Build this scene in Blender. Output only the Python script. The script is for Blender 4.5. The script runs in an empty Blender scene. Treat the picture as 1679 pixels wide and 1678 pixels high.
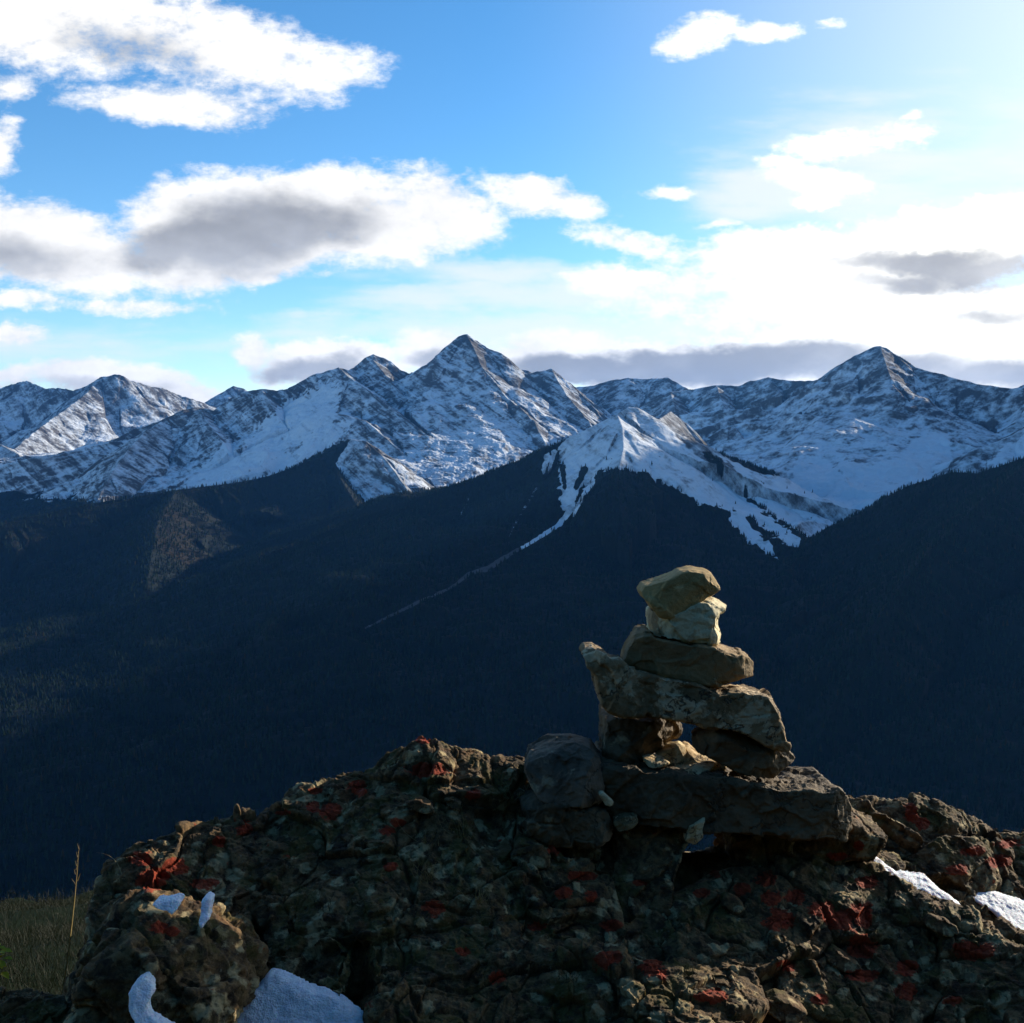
import bpy, math, random
import numpy as np
from mathutils import Vector
random.seed(7); rng = np.random.default_rng(7)
C = bpy.context.scene.collection
SC = bpy.context.scene
R = math.radians

# ------------------------------------------------------------------ camera
F = 1799.0; HOR = 720.0
PITCH = math.atan((839 - HOR) / F)
cam = bpy.data.cameras.new('camera'); camo = bpy.data.objects.new('camera', cam); C.objects.link(camo)
cam.sensor_fit = 'HORIZONTAL'; cam.sensor_width = 36; cam.lens = 36 * F / 1679
cam.clip_start = 0.05; cam.clip_end = 60000
camo.location = (0, 0, 0); camo.rotation_euler = (R(90) - PITCH, 0, 0)
SC.camera = camo
cp, sp = math.cos(PITCH), math.sin(PITCH)

def P(px, py, Y):
    """world point at distance Y whose image in the photograph is (px, py)"""
    u = (px - 839.5) / F; v = -(py - 839.0) / F
    t = Y / (cp + v * sp)
    return (u * t, Y, t * (-sp + v * cp))
def proj(x, y, z):
    d = y * cp - z * sp
    v = (y * sp + z * cp) / d
    return 839.5 + F * x / d, 839.0 - F * v

# ------------------------------------------------------------------ sun, sky, exposure
SUN_AZ, SUN_EL = 52.0, 16.5
sd = Vector((math.sin(R(SUN_AZ)) * math.cos(R(SUN_EL)), math.cos(R(SUN_AZ)) * math.cos(R(SUN_EL)), math.sin(R(SUN_EL))))
sun = bpy.data.lights.new('sun', 'SUN'); suno = bpy.data.objects.new('sun', sun); C.objects.link(suno)
sun.energy = 5.0; sun.angle = R(0.5); sun.color = (1.0, 0.90, 0.74)
suno.rotation_euler = (-sd).to_track_quat('-Z', 'Y').to_euler()
vs = SC.view_settings
vs.view_transform = 'Standard'; vs.look = 'None'; vs.exposure = 0.74; vs.gamma = 1; vs.use_curve_mapping = False
SC.render.engine = 'CYCLES'
cy = SC.cycles
cy.use_denoising = True; cy.denoiser = 'OPENIMAGEDENOISE'
cy.max_bounces = 4; cy.diffuse_bounces = 2; cy.glossy_bounces = 1; cy.volume_bounces = 1; cy.transparent_max_bounces = 8
cy.caustics_reflective = False; cy.caustics_refractive = False

class NT:
    """small helper for writing node trees"""
    def __init__(s, nt): s.nt = nt; s.n = nt.nodes; s.l = nt.links
    def new(s, t, **k):
        n = s.n.new(t)
        for a, b in k.items(): setattr(n, a, b)
        return n
    def put(s, sock, v):
        if isinstance(v, bpy.types.NodeSocket): s.l.new(v, sock)
        elif v is not None:
            if isinstance(v, (tuple, list)) and sock.type == 'RGBA' and len(v) == 3: v = (*v, 1)
            sock.default_value = v
    def m(s, op, a, b=None, c=None, clamp=False):
        n = s.new('ShaderNodeMath', operation=op); n.use_clamp = clamp
        s.put(n.inputs[0], a); s.put(n.inputs[1], b)
        if c is not None: s.put(n.inputs[2], c)
        return n.outputs[0]
    def vm(s, op, a, b=None, sc=None):
        n = s.new('ShaderNodeVectorMath', operation=op)
        s.put(n.inputs[0], a)
        if b is not None: s.put(n.inputs[1], b)
        if sc is not None: s.put(n.inputs['Scale'], sc)
        return n.outputs['Value'] if op in ('LENGTH', 'DOT_PRODUCT', 'DISTANCE') else n.outputs[0]
    def mr(s, v, a, b, c=0.0, d=1.0, smooth=True):
        n = s.new('ShaderNodeMapRange'); n.interpolation_type = 'SMOOTHSTEP' if smooth else 'LINEAR'
        for i, q in enumerate((v, a, b, c, d)): s.put(n.inputs[i], q)
        return n.outputs[0]
    def mix(s, f, a, b, mode='MIX'):
        n = s.new('ShaderNodeMix', data_type='RGBA', blend_type=mode)
        s.put(n.inputs[0], f); s.put(n.inputs[6], a); s.put(n.inputs[7], b)
        return n.outputs[2]
    def noise(s, vec, scale, detail=6, rough=0.55, dist=0.0, typ='FBM', out=0):
        n = s.new('ShaderNodeTexNoise'); n.noise_type = typ
        if typ == 'FBM': n.normalize = True
        s.put(n.inputs['Vector'], vec); s.put(n.inputs['Scale'], scale); s.put(n.inputs['Detail'], detail)
        s.put(n.inputs['Roughness'], rough); s.put(n.inputs['Distortion'], dist)
        return n.outputs[out]
    def vor(s, vec, scale, feature='F1', out='Distance', rand=1.0):
        n = s.new('ShaderNodeTexVoronoi', feature=feature)
        s.put(n.inputs['Vector'], vec); s.put(n.inputs['Scale'], scale); s.put(n.inputs['Randomness'], rand)
        return n.outputs[out]
    def comb(s, x, y, z):
        n = s.new('ShaderNodeCombineXYZ'); s.put(n.inputs[0], x); s.put(n.inputs[1], y); s.put(n.inputs[2], z); return n.outputs[0]
    def sep(s, v):
        n = s.new('ShaderNodeSeparateXYZ'); s.put(n.inputs[0], v); return n.outputs
    def attr(s, name):
        n = s.new('ShaderNodeAttribute'); n.attribute_name = name; return n
    def mapping(s, v, rot=(0, 0, 0), sc=(1, 1, 1), loc=(0, 0, 0)):
        n = s.new('ShaderNodeMapping'); s.put(n.inputs[0], v)
        n.inputs['Location'].default_value = loc; n.inputs['Rotation'].default_value = rot; n.inputs['Scale'].default_value = sc
        return n.outputs[0]

world = bpy.data.worlds.new('World'); SC.world = world; world.use_nodes = True
w = NT(world.node_tree); w.n.clear()
def build_world():
    sky = w.new('ShaderNodeTexSky', sky_type='NISHITA')
    sky.sun_disc = False; sky.sun_elevation = R(SUN_EL); sky.sun_rotation = R(SUN_AZ)
    sky.altitude = 2300; sky.air_density = 1.0; sky.dust_density = SKY_DUST; sky.ozone_density = 2.0
    tc = w.new('ShaderNodeTexCoord'); d = tc.outputs['Generated']
    X, Y, Z = w.sep(d)
    yy = w.m('MAXIMUM', Y, 0.05)
    u = w.m('DIVIDE', X, yy); v = w.m('DIVIDE', Z, yy)       # direction slopes, to place the clouds on the sky
    # wisps grow larger towards the zenith: coordinates of a cloud deck
    uv = w.comb(u, w.m('MULTIPLY', v, 1.7), 0.0)
    warp = w.vm('SUBTRACT', w.noise(uv, 5.0, 3, 0.5, out=1), (0.5, 0.5, 0.5))
    warp2 = w.vm('SUBTRACT', w.noise(uv, 22.0, 4, 0.6, out=1), (0.5, 0.5, 0.5))
    wu, wv, _ = w.sep(w.vm('ADD', w.vm('SCALE', warp, sc=0.05), w.vm('SCALE', warp2, sc=0.030)))
    uw = w.m('ADD', u, wu); vw = w.m('ADD', v, w.m('MULTIPLY', wv, 0.8))
    def blob(cx, cy, rx, ry, rot=0.0, k=1.0):
        """soft ellipse given by where it stands in the photograph's pixels"""
        x, y, z = P(cx, cy, 1.0); a, b = rx / F, ry / F
        du = w.m('SUBTRACT', uw, x); dv = w.m('SUBTRACT', vw, z)
        c, s_ = math.cos(R(rot)), math.sin(R(rot))
        p = w.m('MULTIPLY_ADD', du, c / a, w.m('MULTIPLY', dv, s_ / a))
        q = w.m('MULTIPLY_ADD', dv, c / b, w.m('MULTIPLY', du, -s_ / b))
        r2 = w.m('MULTIPLY_ADD', p, p, w.m('MULTIPLY', q, q))
        return w.m('MULTIPLY', w.m('SUBTRACT', 1.0, r2), k)
    def union(bl):
        o = None
        for b in bl:
            e = blob(*b)
            o = e if o is None else w.m('SMOOTH_MAX', o, e, 0.35)
        return o
    n1 = w.noise(w.vm('ADD', uv, (3.1, 0.7, 0)), 9.0, 9, 0.60)
    n2 = w.noise(w.vm('ADD', uv, (7.1, 2.7, 0)), 46.0, 8, 0.68)
    nn = w.m('MULTIPLY_ADD', w.m('SUBTRACT', n1, 0.5), 3.6, w.m('MULTIPLY', w.m('SUBTRACT', n2, 0.5), 2.2))
    f = union(CLOUDS)
    f = w.m('MAXIMUM', f, -2.5)
    dens = w.m('ADD', f, nn)
    alpha = w.mr(dens, -0.35, 0.95)
    wisp = union(WISPS)
    wn = w.noise(w.comb(w.m('MULTIPLY', u, 1.0), w.m('MULTIPLY', v, 5.0), 0.3), 9.0, 7, 0.6)
    walpha = w.m('MULTIPLY', w.mr(w.m('ADD', wisp, w.m('MULTIPLY', w.m('SUBTRACT', wn, 0.5), 2.4)), -0.5, 1.0), 0.75)
    # thick cloud bottoms, turned away from the sun
    g = union(GREYS)
    gn = w.noise(w.vm('ADD', uv, (1.1, 5.7, 0)), 12.0, 6, 0.5)
    grey = w.mr(w.m('ADD', g, w.m('MULTIPLY', w.m('SUBTRACT', gn, 0.5), 2.5)), -0.35, 1.05)
    thick = w.mr(dens, 0.25, 2.2)
    sund = w.vm('DOT_PRODUCT', d, tuple(sd))
    near = w.mr(sund, 0.66, 0.95)
    white = w.mix(near, WHITE, WHITE_SUN)
    tex = w.mr(w.m('ADD', n1, w.m('MULTIPLY', n2, .5)), 0.5, 0.95, 0.92, 1.15)
    white = w.vm('SCALE', white, sc=tex)
    greyc = w.mix(near, GREY, GREY_SUN)
    gv = w.noise(w.vm('ADD', uv, (4.1, 9.7, 0)), 9.0, 5, 0.5)
    greyc = w.vm('SCALE', greyc, sc=w.mr(gv, 0.32, 0.70, 0.88, 1.45))
    cc = w.mix(w.m('MULTIPLY', grey, 0.95), white, greyc)
    hs = w.new('ShaderNodeHueSaturation'); w.put(hs.inputs['Color'], sky.outputs[0]); hs.inputs['Saturation'].default_value = SKY_SAT; hs.inputs['Value'].default_value = SKY_VAL; hs.inputs['Hue'].default_value = SKY_HUE
    base = hs.outputs[0]
    # thin veil brightening towards the sun
    veil = w.mr(sund, 0.62, 0.98, 0, 1, False)
    veil = w.m('MULTIPLY', w.m('POWER', veil, 2.0), 0.72)
    base = w.mix(veil, base, WHITE_SUN)
    base = w.mix(walpha, base, WHITE)
    col = w.mix(alpha, base, cc)
    # clouds only in the part of the sky seen; behind, the plain sky
    front = w.mr(Y, 0.05, 0.35)
    col = w.mix(front, base, col)
    bg = w.new('ShaderNodeBackground'); w.put(bg.inputs[0], col); bg.inputs[1].default_value = 0.06
    out = w.new('ShaderNodeOutputWorld'); w.l.new(bg.outputs[0], out.inputs[0])

SKY_DUST, SKY_SAT, SKY_VAL, SKY_HUE = 0.1, 1.25, 2.15, 0.497
WHITE = (10.5, 10.4, 10.2); WHITE_SUN = (16, 15.3, 13.2)
GREY = (3.8, 4.0, 4.4); GREY_SUN = (5.4, 5.2, 4.9)
CLOUDS = [ # px, py, rx, ry, rot(deg, ccw), k
    (60, 20, 330, 85, -6, 1.2), (320, 70, 230, 80, -14, 1.0), (510, 110, 95, 50, 0, .6), (290, 170, 190, 36, -2, .9),
    (10, 135, 50, 25, 0, .7), (5, 230, 30, 50, 0, .8),
    (60, 400, 230, 78, -12, 1.5), (330, 385, 150, 105, 0, 1.7), (520, 355, 300, 85, -3, 1.8), (400, 440, 210, 45, 8, 1.4), (720, 345, 120, 60, -8, 1.5),
    (885, 325, 110, 32, -8, 1.1), (1040, 392, 90, 24, -10, .8), (1085, 316, 60, 13, 0, .6),
    (40, 495, 90, 18, 0, .8), (235, 503, 130, 15, -1, .8), (25, 547, 55, 17, 0, 1.1),
    (170, 620, 190, 32, -4, 1.5), (20, 615, 60, 25, 0, 1.3), (300, 650, 90, 25, 0, 1.4), (420, 575, 42, 32, 0, 1.3), (530, 600, 150, 42, -3, 1.5),
    (720, 580, 80, 38, 0, 1.5), (900, 590, 210, 45, 2, 1.7), (1150, 600, 260, 55, 0, 1.9), (1450, 590, 330, 70, 0, 1.9), (1600, 600, 200, 60, 0, 1.9),
    (1400, 228, 100, 26, 8, .75), (1325, 288, 90, 28, -10, .8), (1260, 262, 30, 15, 0, .7), (1330, 330, 45, 12, 0, .8), (1165, 370, 40, 11, 0, .8),
    (1145, 50, 62, 26, 14, .65), (1195, 45, 60, 14, 0, .4), (1270, 43, 62, 14, 5, .6), (1385, 30, 22, 10, 0, .6), (1490, 182, 18, 9, 0, .5),
    (1300, 430, 260, 55, 0, 1.6), (1560, 400, 240, 80, 8, 1.9), (1150, 470, 240, 32, -3, 1.2), (1450, 510, 420, 55, 0, 1.9), (1250, 400, 110, 22, 0, 1.0),
]
WISPS = [(880, 495, 330, 30, 0, .9), (800, 450, 220, 25, 0, .6), (900, 540, 500, 30, 0, .8), (1240, 320, 110, 55, 0, .9), (1500, 300, 300, 140, 0, .6), (160, 560, 260, 25, 0, .2)]
GREYS = [(400, 385, 165, 85, 10, 1.5), (270, 410, 90, 45, 20, 1.0), (60, 430, 150, 35, 0, .45), (530, 370, 110, 45, 5, .8),
    (1520, 428, 170, 24, 2, 1.5), (1610, 445, 150, 34, -3, 1.6), (1490, 460, 110, 18, 0, 1.1), (1640, 520, 90, 16, 0, .7),
    (490, 605, 130, 24, 0, 1.2), (150, 640, 120, 18, 0, .5), (720, 590, 70, 24, 0, 1.3), (930, 600, 130, 30, 0, 1.6),
    (1130, 598, 240, 32, 2, 1.6), (1300, 590, 160, 26, 0, 1.3), (1480, 600, 150, 26, 0, .9), (1640, 610, 120, 28, 0, 1.1), (240, 70, 120, 30, -10, .4)]
build_world()

# ------------------------------------------------------------------ numpy noise
def _h(ix, iy, iz, seed):
    h = (ix.astype(np.int64) * 374761393 + iy.astype(np.int64) * 668265263 + iz.astype(np.int64) * 2147483647 * 3 + seed * 974634777) & 0xFFFFFFFF
    h = ((h ^ (h >> 13)) * 1274126177) & 0xFFFFFFFF
    h = ((h ^ (h >> 16)) * 2246822519) & 0xFFFFFFFF
    return (h ^ (h >> 15)) & 0xFFFFFFFF
def vnoise(p, seed=0):
    """smooth gradient noise in about -1..1; p is (x, y) or (x, y, z) arrays"""
    p = [np.asarray(q, dtype=np.float64) for q in p]
    if len(p) == 2: return _pn2(p[0], p[1], seed)
    i = [np.floor(q) for q in p]; f = [(a - b) for a, b in zip(p, i)]
    w_ = [t * t * t * (t * (t * 6 - 15) + 10) for t in f]
    out = 0
    for dx in (0, 1):
        for dy in (0, 1):
            for dz in (0, 1):
                h = _h(i[0] + dx, i[1] + dy, i[2] + dz, seed)
                gx = (h & 1023) / 511.5 - 1; gy = ((h >> 10) & 1023) / 511.5 - 1; gz = ((h >> 20) & 1023) / 511.5 - 1
                g = gx * (f[0] - dx) + gy * (f[1] - dy) + gz * (f[2] - dz)
                out = out + g * (w_[0] if dx else 1 - w_[0]) * (w_[1] if dy else 1 - w_[1]) * (w_[2] if dz else 1 - w_[2])
    return out * 1.5
def _pn2(x, y, seed):
    ix, iy = np.floor(x), np.floor(y); fx, fy = x - ix, y - iy
    wx = fx ** 3 * (fx * (fx * 6 - 15) + 10); wy = fy ** 3 * (fy * (fy * 6 - 15) + 10)
    out = 0
    z0 = np.zeros_like(ix)
    for dx in (0, 1):
        for dy in (0, 1):
            h = _h(ix + dx, iy + dy, z0, seed)
            a = (h & 65535) / 65536 * 2 * np.pi
            out = out + (np.cos(a) * (fx - dx) + np.sin(a) * (fy - dy)) * (wx if dx else 1 - wx) * (wy if dy else 1 - wy)
    return out * 1.4
def fbm(p, octv=4, gain=0.5, seed=0, ridged=False):
    a, s, o = 1.0, 1.0, 0
    for k in range(octv):
        n = vnoise([q * s for q in p], seed + k * 17)
        if ridged: n = 1 - 2 * np.abs(n)
        o = o + a * n; a *= gain; s *= 2.03
    return o
def worley(p, seed=0):
    """distance to nearest and second nearest feature point, and its id in 0..1"""
    i = [np.floor(q) for q in p]
    f1 = np.full(p[0].shape, 9.0); f2 = f1.copy(); idn = np.zeros(p[0].shape)
    for dx in (-1, 0, 1):
        for dy in (-1, 0, 1):
            for dz in (-1, 0, 1):
                cx, cy, cz = i[0] + dx, i[1] + dy, i[2] + dz
                h = _h(cx, cy, cz, seed)
                d = np.sqrt((cx + (h & 1023) / 1023 - p[0]) ** 2 + (cy + ((h >> 10) & 1023) / 1023 - p[1]) ** 2 + (cz + ((h >> 20) & 1023) / 1023 - p[2]) ** 2)
                c = d < f1
                f2 = np.where(c, f1, np.minimum(f2, d)); idn = np.where(c, ((h >> 7) & 4095) / 4095.0, idn); f1 = np.where(c, d, f1)
    return f1, f2, idn
def facets(p, seed=0):
    """broken rock: every cell is a plane of its own tilt; returns its height and the distance to the joint"""
    i = [np.floor(q) for q in p]
    f1 = np.full(p[0].shape, 9.0); f2 = f1.copy(); hv = np.zeros(p[0].shape)
    for dx in (-1, 0, 1):
        for dy in (-1, 0, 1):
            for dz in (-1, 0, 1):
                cx, cy, cz_ = i[0] + dx, i[1] + dy, i[2] + dz
                h = _h(cx, cy, cz_, seed)
                o = (p[0] - cx - (h & 1023) / 1023, p[1] - cy - ((h >> 10) & 1023) / 1023, p[2] - cz_ - ((h >> 20) & 1023) / 1023)
                d = np.sqrt(o[0] ** 2 + o[1] ** 2 + o[2] ** 2)
                c = d < f1
                v = (((h >> 3) & 255) / 127.5 - 1) * o[0] + (((h >> 11) & 255) / 127.5 - 1) * o[1] + (((h >> 19) & 255) / 127.5 - 1) * o[2] + (((h >> 5) & 1023) / 1023 - .5) * .5
                f2 = np.where(c, f1, np.minimum(f2, d)); hv = np.where(c, v, hv); f1 = np.where(c, d, f1)
    return hv, f2 - f1
def sst(x, a, b):
    t = np.clip((x - a) / (b - a), 0, 1); return t * t * (3 - 2 * t)

# ------------------------------------------------------------------ mesh helpers
def mesh_obj(name, verts, faces, mat, smooth=True, attrs=None, parent=None):
    verts = np.asarray(verts, dtype=np.float32); faces = np.asarray(faces, dtype=np.int32)
    me = bpy.data.meshes.new(name); nv, nf, k = len(verts), len(faces), faces.shape[1]
    me.vertices.add(nv); me.vertices.foreach_set('co', verts.ravel())
    me.loops.add(nf * k); me.loops.foreach_set('vertex_index', faces.ravel())
    me.polygons.add(nf); me.polygons.foreach_set('loop_start', np.arange(0, nf * k, k, dtype=np.int32))
    me.polygons.foreach_set('loop_total', np.full(nf, k, dtype=np.int32))
    me.polygons.foreach_set('use_smooth', np.full(nf, smooth))
    me.update(calc_edges=True)
    for a, val in (attrs or {}).items():
        at = me.attributes.new(a, 'FLOAT', 'POINT'); at.data.foreach_set('value', np.asarray(val, dtype=np.float32).ravel())
    me.materials.append(mat)
    o = bpy.data.objects.new(name, me); C.objects.link(o)
    if parent: o.parent = parent
    return o
def grid_faces(nr, nc):
    i = np.arange(nr * nc).reshape(nr, nc)
    return np.stack([i[:-1, :-1], i[:-1, 1:], i[1:, 1:], i[1:, :-1]], -1).reshape(-1, 4)
def tag(o, label=None, cat=None, group=None, kind=None):
    if label: o['label'] = label
    if cat: o['category'] = cat
    if group: o['group'] = group
    if kind: o['kind'] = kind
    return o
def polymask(px, py, pts, soft=4.0):
    """1 inside the polygon, soft edge"""
    inside = np.zeros(px.shape, bool); d = np.full(px.shape, 1e9); n = len(pts)
    for k in range(n):
        x1, y1 = pts[k]; x2, y2 = pts[(k + 1) % n]
        c = ((y1 > py) != (y2 > py)) & (px < (x2 - x1) * (py - y1) / ((y2 - y1) or 1e-9) + x1)
        inside ^= c
        t = np.clip(((px - x1) * (x2 - x1) + (py - y1) * (y2 - y1)) / ((x2 - x1) ** 2 + (y2 - y1) ** 2 + 1e-9), 0, 1)
        d = np.minimum(d, np.hypot(px - x1 - t * (x2 - x1), py - y1 - t * (y2 - y1)))
    return sst(np.where(inside, d, -d), -soft, soft)
def linemask(px, py, pts):
    """pts (x, y, halfwidth): 1 on the line, fading to 0 at the halfwidth"""
    o = np.zeros(px.shape)
    for (x1, y1, w1), (x2, y2, w2) in zip(pts[:-1], pts[1:]):
        t = np.clip(((px - x1) * (x2 - x1) + (py - y1) * (y2 - y1)) / ((x2 - x1) ** 2 + (y2 - y1) ** 2 + 1e-9), 0, 1)
        o = np.maximum(o, 1 - np.hypot(px - x1 - t * (x2 - x1), py - y1 - t * (y2 - y1)) / (w1 + t * (w2 - w1)))
    return np.clip(o * 2, 0, 1)
DETAIL, HAZE = 1.0, True

# ================================================================== MOUNTAINS
def pbsdf(t, col, rough=0.9, normal=None, spec=0.2):
    b = t.new('ShaderNodeBsdfPrincipled'); t.put(b.inputs['Base Color'], col); t.put(b.inputs['Roughness'], rough)
    b.inputs['Specular IOR Level'].default_value = spec
    if normal is not None: t.l.new(normal, b.inputs['Normal'])
    return b
def bump(t, h, strength, dist, normal=None):
    n = t.new('ShaderNodeBump'); n.inputs['Strength'].default_value = strength; n.inputs['Distance'].default_value = dist
    t.l.new(h, n.inputs['Height'])
    if normal is not None: t.l.new(normal, n.inputs['Normal'])
    return n.outputs[0]
def new_mat(name):
    m = bpy.data.materials.new(name); m.use_nodes = True; t = NT(m.node_tree); t.n.clear(); return m, t
def finish(t, sh):
    o = t.new('ShaderNodeOutputMaterial'); t.l.new(sh.outputs[0], o.inputs['Surface'])

def mountain_material(dip=-36, ws=2.4, wn=1.8, sc=(0.0022, 0.004, 0.026)):
    m, t = new_mat('snow_dusted_rock')
    pos = t.new('ShaderNodeNewGeometry').outputs['Position']
    snow = t.attr('snow').outputs['Fac']; forest = t.attr('forest').outputs['Fac']
    # beds of rock dipping to the right
    st = t.mapping(t.mapping(pos, rot=(0, R(dip), 0)), sc=sc)
    s1 = t.noise(st, 1.0, 7, 0.62, 0.6)
    n2 = t.noise(pos, 0.010, 8, 0.66)
    n3 = t.noise(pos, 0.05, 7, 0.7)
    f = t.m('ADD', t.m('MULTIPLY', t.m('SUBTRACT', s1, 0.5), ws), t.m('MULTIPLY', t.m('SUBTRACT', n2, 0.5), wn))
    f = t.m('ADD', f, t.m('MULTIPLY', t.m('SUBTRACT', n3, 0.5), 0.9))
    sm = t.mr(t.m('ADD', snow, f), 0.14, 0.98)
    rock = t.mix(t.noise(pos, 0.004, 4), (0.045, 0.048, 0.058), (0.10, 0.09, 0.082))
    snowc = t.mix(t.noise(pos, 0.02, 5), (0.50, 0.54, 0.60), (0.70, 0.74, 0.79))
    col = t.mix(sm, rock, snowc)
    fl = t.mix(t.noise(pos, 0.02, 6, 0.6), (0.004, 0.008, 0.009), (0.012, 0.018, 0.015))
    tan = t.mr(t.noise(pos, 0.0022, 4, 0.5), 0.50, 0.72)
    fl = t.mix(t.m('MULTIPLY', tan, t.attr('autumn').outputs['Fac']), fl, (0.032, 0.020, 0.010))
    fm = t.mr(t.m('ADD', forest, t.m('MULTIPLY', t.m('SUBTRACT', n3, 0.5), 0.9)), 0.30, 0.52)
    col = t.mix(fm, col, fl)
    nb = bump(t, t.m('ADD', n2, t.m('MULTIPLY', s1, 0.6)), 0.5, 24.0)
    finish(t, pbsdf(t, col, 0.9, nb, 0.1)); return m
MT = mountain_material()
MT_FAR = mountain_material(-44, 2.0, 1.8, (0.0018, 0.003, 0.017)); MT_RIGHT = mountain_material(24, 1.1, 2.6, (0.004, 0.006, 0.016)); MT_CENTRE = mountain_material(-52, 1.3, 1.5, (0.004, 0.006, 0.03))

def terrain(name, ridges, px0, px1, Y0, Y1, nc, nr, floor=-1050.0, seed=1, treeline=None, tamp=60, snow_base=0.62, fine=1.0,
            masks=None, autumn=0.0, mat=None, ribs=0.30):
    """a range built from its crests: every point hangs below the nearest crest, fluted by gullies that run straight down
    ridge = (points [(px, py, Y)...], steepness, length of the steep part, roughness of crest)"""
    u = np.linspace((px0 - 839.5) / F, (px1 - 839.5) / F, nc)
    Yv = np.linspace(Y0, Y1, nr)
    U, Yg = np.meshgrid(u, Yv); Xg = U * Yg
    best = np.full(Xg.shape, -1e9); bs = np.zeros(Xg.shape); bd = np.zeros(Xg.shape)
    wx = 60 * vnoise((Xg / 420, Yg / 420), seed + 5); wy = 60 * vnoise((Xg / 420, Yg / 420), seed + 6)
    for ri, (pts, S, L, J) in enumerate(ridges):
        W = [P(*q) for q in pts]; s0 = 0.0
        cum = [0]
        for a, b in zip(W[:-1], W[1:]):
            ln = math.hypot(b[0] - a[0], b[1] - a[1]) or 1e-6
            t_ = np.clip(((Xg - a[0]) * (b[0] - a[0]) + (Yg - a[1]) * (b[1] - a[1])) / ln ** 2, 0, 1)
            dx = Xg - a[0] - t_ * (b[0] - a[0]); dy = Yg - a[1] - t_ * (b[1] - a[1])
            d = np.hypot(dx, dy)
            s = s0 + t_ * ln
            k = sst(d, 0, 350)
            d2 = np.hypot(dx + wx * k, dy + wy * k)
            jag = J * (vnoise((s / 140 + ri * 9.3, s * 0 + .5), seed) * 0.6 + vnoise((s / 48 + ri * 5.3, s * 0 + .5), seed + 1) * 0.4)
            h = a[2] + t_ * (b[2] - a[2]) + jag * np.exp(-d / 150) - S * L * (1 - np.exp(-d2 / L)) - 0.16 * d2
            c = h > best
            best = np.where(c, h, best); bs = np.where(c, s + ri * 7777.0 + dx * 0.25 * k, bs); bd = np.where(c, d, bd)
            s0 += ln
    k1, k2, k3 = sst(bd, 30, 700), sst(bd, 10, 220), sst(bd, 4, 80)
    sw = bs + 90 * vnoise((Xg / 300, Yg / 300), seed + 9)
    r2 = fbm((sw / 210, bd / 900), 2, 0.5, seed + 30, True); r3 = fbm((sw / 66, bd / 420), 2, 0.5, seed + 40, True)
    g = 75 * k1 * (fbm((sw / 620, bd / 2600), 2, 0.5, seed + 20, True) - 0.85)
    g += 27 * k2 * (fbm((sw / 210, bd / 900), 2, 0.5, seed + 30, True) - 0.7)
    g += 8 * k3 * fbm((sw / 66, bd / 420), 2, 0.5, seed + 40, True)
    g += 13 * k2 * fbm((Xg / 190, Yg / 190), 3, 0.55, seed + 50)
    g += fine * 4 * k3 * fbm((Xg / 45, Yg / 45), 3, 0.6, seed + 60, True)
    z = best + g * np.clip((best + 1200) / 700, 0.15, 1)
    z = np.maximum(z, floor + 25 * vnoise((Xg / 500, Yg / 500), 3))
    px, py = proj(Xg, Yg, z)
    tl = (treeline if treeline is not None else -1e4)
    forest = sst(tl - z + tamp * fbm((bs / 180, bd / 900), 3, 0.6, seed + 70) + tamp * .4 * vnoise((Xg / 120, Yg / 120), seed + 71), -25, 25)
    gy, gx = np.gradient(z); dY = (Y1 - Y0) / nr
    sl = np.abs(gy / dY)
    dX = Yg * (u[1] - u[0]); slx = gx / dX - U * gy / dY
    slope = np.hypot(sl, slx)
    snow = snow_base + 0.45 * np.clip(0.85 - slope, -0.7, 0.5) + 0.10 * k1 - 0.16 * (1 - k2)
    snow -= ribs * (0.6 * k2 * (r2 - 0.6) + 0.5 * k3 * (r3 - 0.6)) * (0.6 + 0.8 * vnoise((Xg / 700, Yg / 700), seed + 90))
    if masks:
        for typ, val, pts, soft in masks:
            mk = polymask(px, py, pts, soft) if typ[0] == 'P' else linemask(px, py, pts)
            nz = 0.30 * vnoise((Xg / 60, Yg / 60), seed + 80) + 0.55 * vnoise((Xg / 24, Yg / 36), seed + 81)
            mk = sst(mk + nz * (mk > 0.02), 0.3, 0.7)
            if typ[1] == 'f': forest = forest * (1 - mk) + val * mk
            else: snow = snow * (1 - mk) + val * mk
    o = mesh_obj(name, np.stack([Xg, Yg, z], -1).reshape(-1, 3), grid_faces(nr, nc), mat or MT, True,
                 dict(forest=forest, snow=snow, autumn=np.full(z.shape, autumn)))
    tag(o, kind='structure')
    return dict(o=o, X=Xg, Y=Yg, Z=z, forest=forest, px=px, py=py)

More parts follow.
